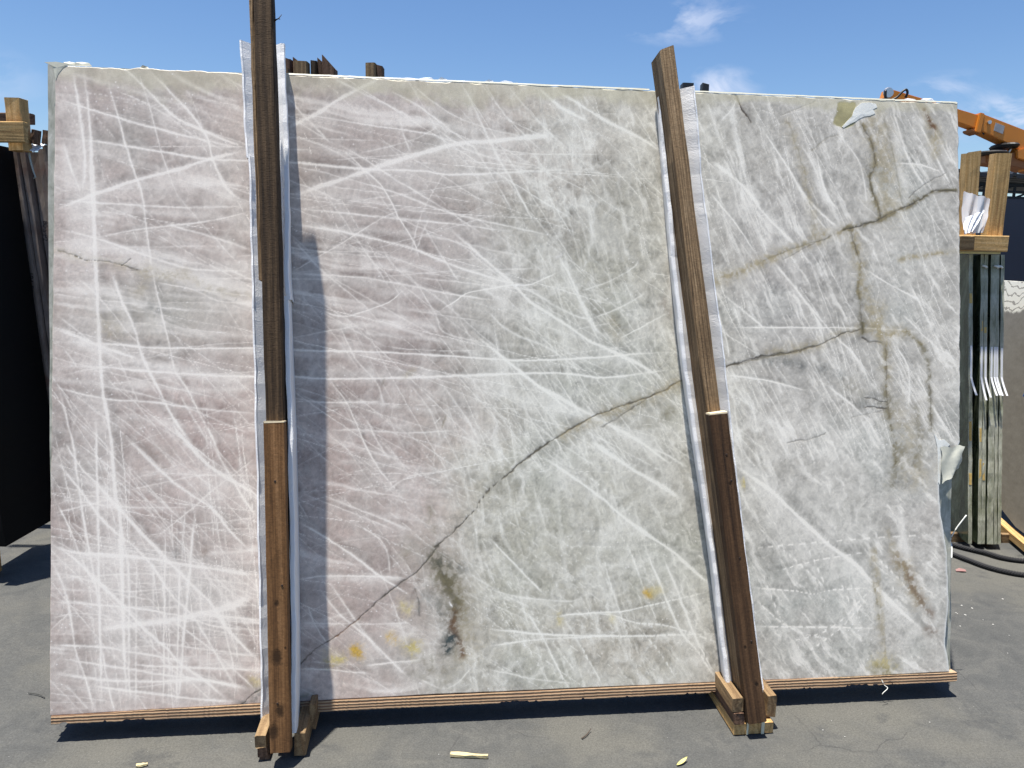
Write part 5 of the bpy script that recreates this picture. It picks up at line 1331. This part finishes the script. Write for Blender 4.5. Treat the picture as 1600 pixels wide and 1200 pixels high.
plate('collar_foot', [(8.52, 3.975), (8.70, 3.925), (8.68, 3.88), (8.54, 3.925)], 14.85, 15.15, ORANGE_DARK)
plate('outer_boom', [(8.73, 4.235), (10.9, 3.50), (10.9, 2.9), (9.50, 3.58), (9.34, 3.68), (8.70, 3.945)], 14.84, 15.16, ORANGE)
plate('plaque', [(8.955, 4.09), (9.135, 4.03), (9.115, 3.885), (8.935, 3.945)], 14.83, 14.838, PLAQUE, .002)
plate('link', [(9.36, 3.70), (9.66, 3.60), (9.66, 3.22), (9.50, 3.50)], 14.9, 15.1, ORANGE)
plate('lower_arm', [(8.86, 3.50), (9.05, 3.53), (9.40, 3.56), (9.75, 3.58), (11.2, 3.55), (11.2, 3.0), (9.75, 3.24), (9.30, 3.32), (8.88, 3.36)], 14.86, 15.3, ORANGE_DARK)
plate('lower_arm_top', [(9.40, 3.60), (9.55, 3.64), (11.2, 3.64), (11.2, 3.3), (9.7, 3.38), (9.42, 3.45)], 14.8, 14.86, ORANGE)
plate('turret', [(10.6, 3.7), (11.5, 3.7), (11.5, .9), (10.6, .9)], 14.6, 15.5, ORANGE, .05)
plate('chassis', [(10.2, 1.1), (16.5, 1.1), (16.5, .55), (10.2, .55)], 14.0, 16.2, STEEL, .05)
plate('cab', [(14.2, 2.8), (16.0, 2.8), (16.5, 2.0), (16.5, 1.1), (14.2, 1.1)], 14.0, 16.2, ORANGE, .08)
for x in (10.9, 12.0, 15.4):
    for y in (13.95, 15.9):
        rings = [[(x + rad * math.cos(a), y + dy, .5 + rad * math.sin(a)) for a in np.linspace(0, 2 * math.pi, 24, endpoint=False)] for dy, rad in ((0, .3), (0, .46), (.03, .5), (.27, .5), (.3, .46), (.3, .3))]
        put('wheel', new_mesh('wheel', *loft(rings), RUBBER), None, cr)
def disc(name, c, rx, ry, th, mat, tilt=0):
    M = Matrix.Translation(c) @ Matrix.Rotation(tilt, 4, 'Y')
    rings = [[(rx * s * math.cos(a), ry * s * math.sin(a), z) for a in np.linspace(0, 2 * math.pi, 32, endpoint=False)] for s, z in ((.2, th * .5), (.9, th * .45), (1, 0), (.9, -th * .45), (.2, -th * .5))]
    put(name, new_mesh(name, *loft(rings), mat), M, cr)
disc('hose_reel', (8.96, 15, 3.53), .29, .5, .06, RUBBER, .03); disc('hose_reel', (9.27, 15, 3.68), .17, .4, .07, RUBBER, .08)
bar((9.30, 14.95, 3.50), (9.38, 14.95, 3.66), .035, cr, 'hydraulic_ram', CHROME)
rings = [[(6.90 + rad * math.cos(a), 14.80 + dy, 4.585 + rad * math.sin(a)) for a in np.linspace(0, 2 * math.pi, 24, endpoint=False)] for dy, rad in ((0, .03), (0, .085), (.03, .10), (.06, .085), (.06, .03))]
put('sheave', new_mesh('sheave', *loft(rings), CHROME), None, cr)
put('cable_hook', tube_mesh('cable_hook', spline3([(6.83, 14.8, 4.62), (6.84, 14.8, 4.5), (6.90, 14.8, 4.42)], 5), .025, RUBBER, 6), None, cr)
put('hose', tube_mesh('hose', spline3([(6.93, 14.82, 4.44), (7.05, 14.8, 4.50), (7.14, 14.8, 4.60), (7.21, 14.8, 4.64), (7.24, 14.8, 4.58), (7.22, 14.82, 4.5)], 6), .022, RUBBER, 6), None, cr)
put('boss', new_mesh('boss', *loft([[(8.83 + .035 * math.cos(a), y, 4.09 + .035 * math.sin(a)) for a in np.linspace(0, 2 * math.pi, 12, endpoint=False)] for y in (14.8, 14.85)]), CHROME), None, cr)
put('grease_point', tube_mesh('grease_point', [(8.79, 14.9, 3.93), (8.80, 14.9, 3.87)], lambda t: .03 * (1 - t) + .004, STEEL, 6), None, cr)

cr.location.y += .16
# ---------------------------------------------------------------- litter on the ground
def chip(name, loc, L, w, h, rz, mat, label, cat, seed=1):
    rd = random.Random(seed); rings = []
    for i in range(6):
        t = i / 5; k = .6 + .4 * math.sin(math.pi * min(1, .15 + t)); rings.append([(L * (t - .5), sx * w / 2 * k * rd.uniform(.8, 1.1), .002 + max(0, sz) * h * rd.uniform(.7, 1.1)) for sx, sz in ((-1, 0), (1, 0), (1, 1), (.1, 1.2), (-1, 1))])
    v, f = loft(rings); return put(name, new_mesh(name, v, f, mat), Matrix.Translation(loc) @ Matrix.Rotation(rz, 4, 'Z'), label=label, cat=cat)
PALE_CHIP = plain('fresh_split_wood', (.56, .46, .25), .85, .35, 120, bump=.4)
chip('wood_chip', (-.108, 2.071, 0), .112, .014, .009, -.06, PALE_CHIP, 'pale split wood chip on the ground, bottom centre', 'wood chip', 2)
chip('wood_chip', (-1.05, 2.005, 0), .03, .012, .006, .3, PALE_CHIP, 'small yellowish wood flake at the bottom left edge', 'wood chip', 5)
def leaf(loc, L, w, rz, col, label):
    P = []; n = 9
    for i in range(n + 1):
        t = i / n; P.append((L * (t - .5), w * math.sin(math.pi * t) ** .8, .002 + .010 * t * t))
    v = []
    for x, hw, z in P: v += [(x, -hw, z + .003), (x, 0, z), (x, hw, z + .004)]
    f = [(3 * i + k, 3 * i + k + 1, 3 * i + k + 4, 3 * i + k + 3) for i in range(n) for k in (0, 1)]
    put('dry_leaf', new_mesh('dry_leaf', v, f, col, smooth=True), Matrix.Translation(loc) @ Matrix.Rotation(rz, 4, 'Z'), label=label, cat='leaf')
leaf((.522, 2.058, 0), .045, .006, .6, plain('leaf_yellow', (.52, .47, .18), .6, .2, 50), 'curled yellow leaf lying at the bottom, right of centre')
put('twig', tube_mesh('twig', spline3([(.235, 2.165, .004), (.25, 2.18, .005), (.262, 2.20, .006), (.268, 2.206, .012)], 5), lambda t: .0022 * (1 - .6 * t), plain('twig_bark', (.06, .04, .028), .9, .3, 60), 5), label='short dark twig on the ground left of the right post foot', cat='twig')
put('twig', tube_mesh('twig', spline3([(-1.60, 2.36, .004), (-1.56, 2.35, .005), (-1.53, 2.335, .004)], 5), .0016, plain('twig_grey', (.05, .05, .045), .9, .3, 60), 5), label='thin grey twig on the ground left of the slab', cat='twig')
PINK = plain('pink_plastic', (.24, .13, .12), .6, .3, 40)
sheet('pink_scrap', [(0, 0, .004), (.03, -.012, .010), (.065, -.008, .006), (.07, .015, .012), (.035, .03, .016), (.005, .02, .008)], PINK, None, M=Matrix.Translation((2.17, 3.53, 0)) @ Matrix.Scale(.7, 4), label='crumpled pink plastic scrap on the ground right of the slab', cat='plastic scrap')
put('net_thread', tube_mesh('net_thread', spline3([S(2.66, .002, -.005), S(2.665, .012, -.022), S(2.672, .02, -.030), S(2.655, .024, -.042), S(2.650, .024, -.048)], 9), .0011, RIM, 5), label='frayed white thread hanging from the plywood near the right corner', cat='thread')
put('net_thread', tube_mesh('net_thread', spline3([S(2.63, .003, -.022), S(2.66, .012, -.016), S(2.69, .010, -.012), S(2.70, .006, -.03)], 6), .0014, plain('dark_thread', (.05, .035, .03), .9, .2, 60), 5), label='dark tangled thread on the plywood edge near the right corner', cat='thread')
def flakes():
    rd = random.Random(17); v = []; f = []
    for i in range(90):
        if i < 14: x, y = rd.gauss(2.06, .12), rd.gauss(3.18, .24)
        elif i < 22: x, y = rd.gauss(1.95, .12), rd.gauss(2.98, .10)
        else: x, y = rd.uniform(-1.9, 2.3), rd.uniform(1.9, 3.3)
        if x < 1.55 and y > 2.08 + x * .11 + .16: continue
        s = rd.uniform(.0015, .005) * (1.2 if i < 22 else .5); o = len(v); a0 = rd.uniform(0, 6)
        for k in range(5): v.append((x + s * rd.uniform(.4, 1.5) * math.cos(a0 + k * 1.256), y + s * rd.uniform(.4, 1.5) * math.sin(a0 + k * 1.256), .001))
        v.append((x, y, .002 + s * .5)); f += [(o + k, o + (k + 1) % 5, o + 5) for k in range(5)]
    return new_mesh('flakes', v, f, plain('stone_flake', (.42, .41, .38), .8, .2, 60))
put('stone_flakes', flakes(), label='tiny pale stone flakes strewn over the ground', cat='stone flakes', kind='stuff')
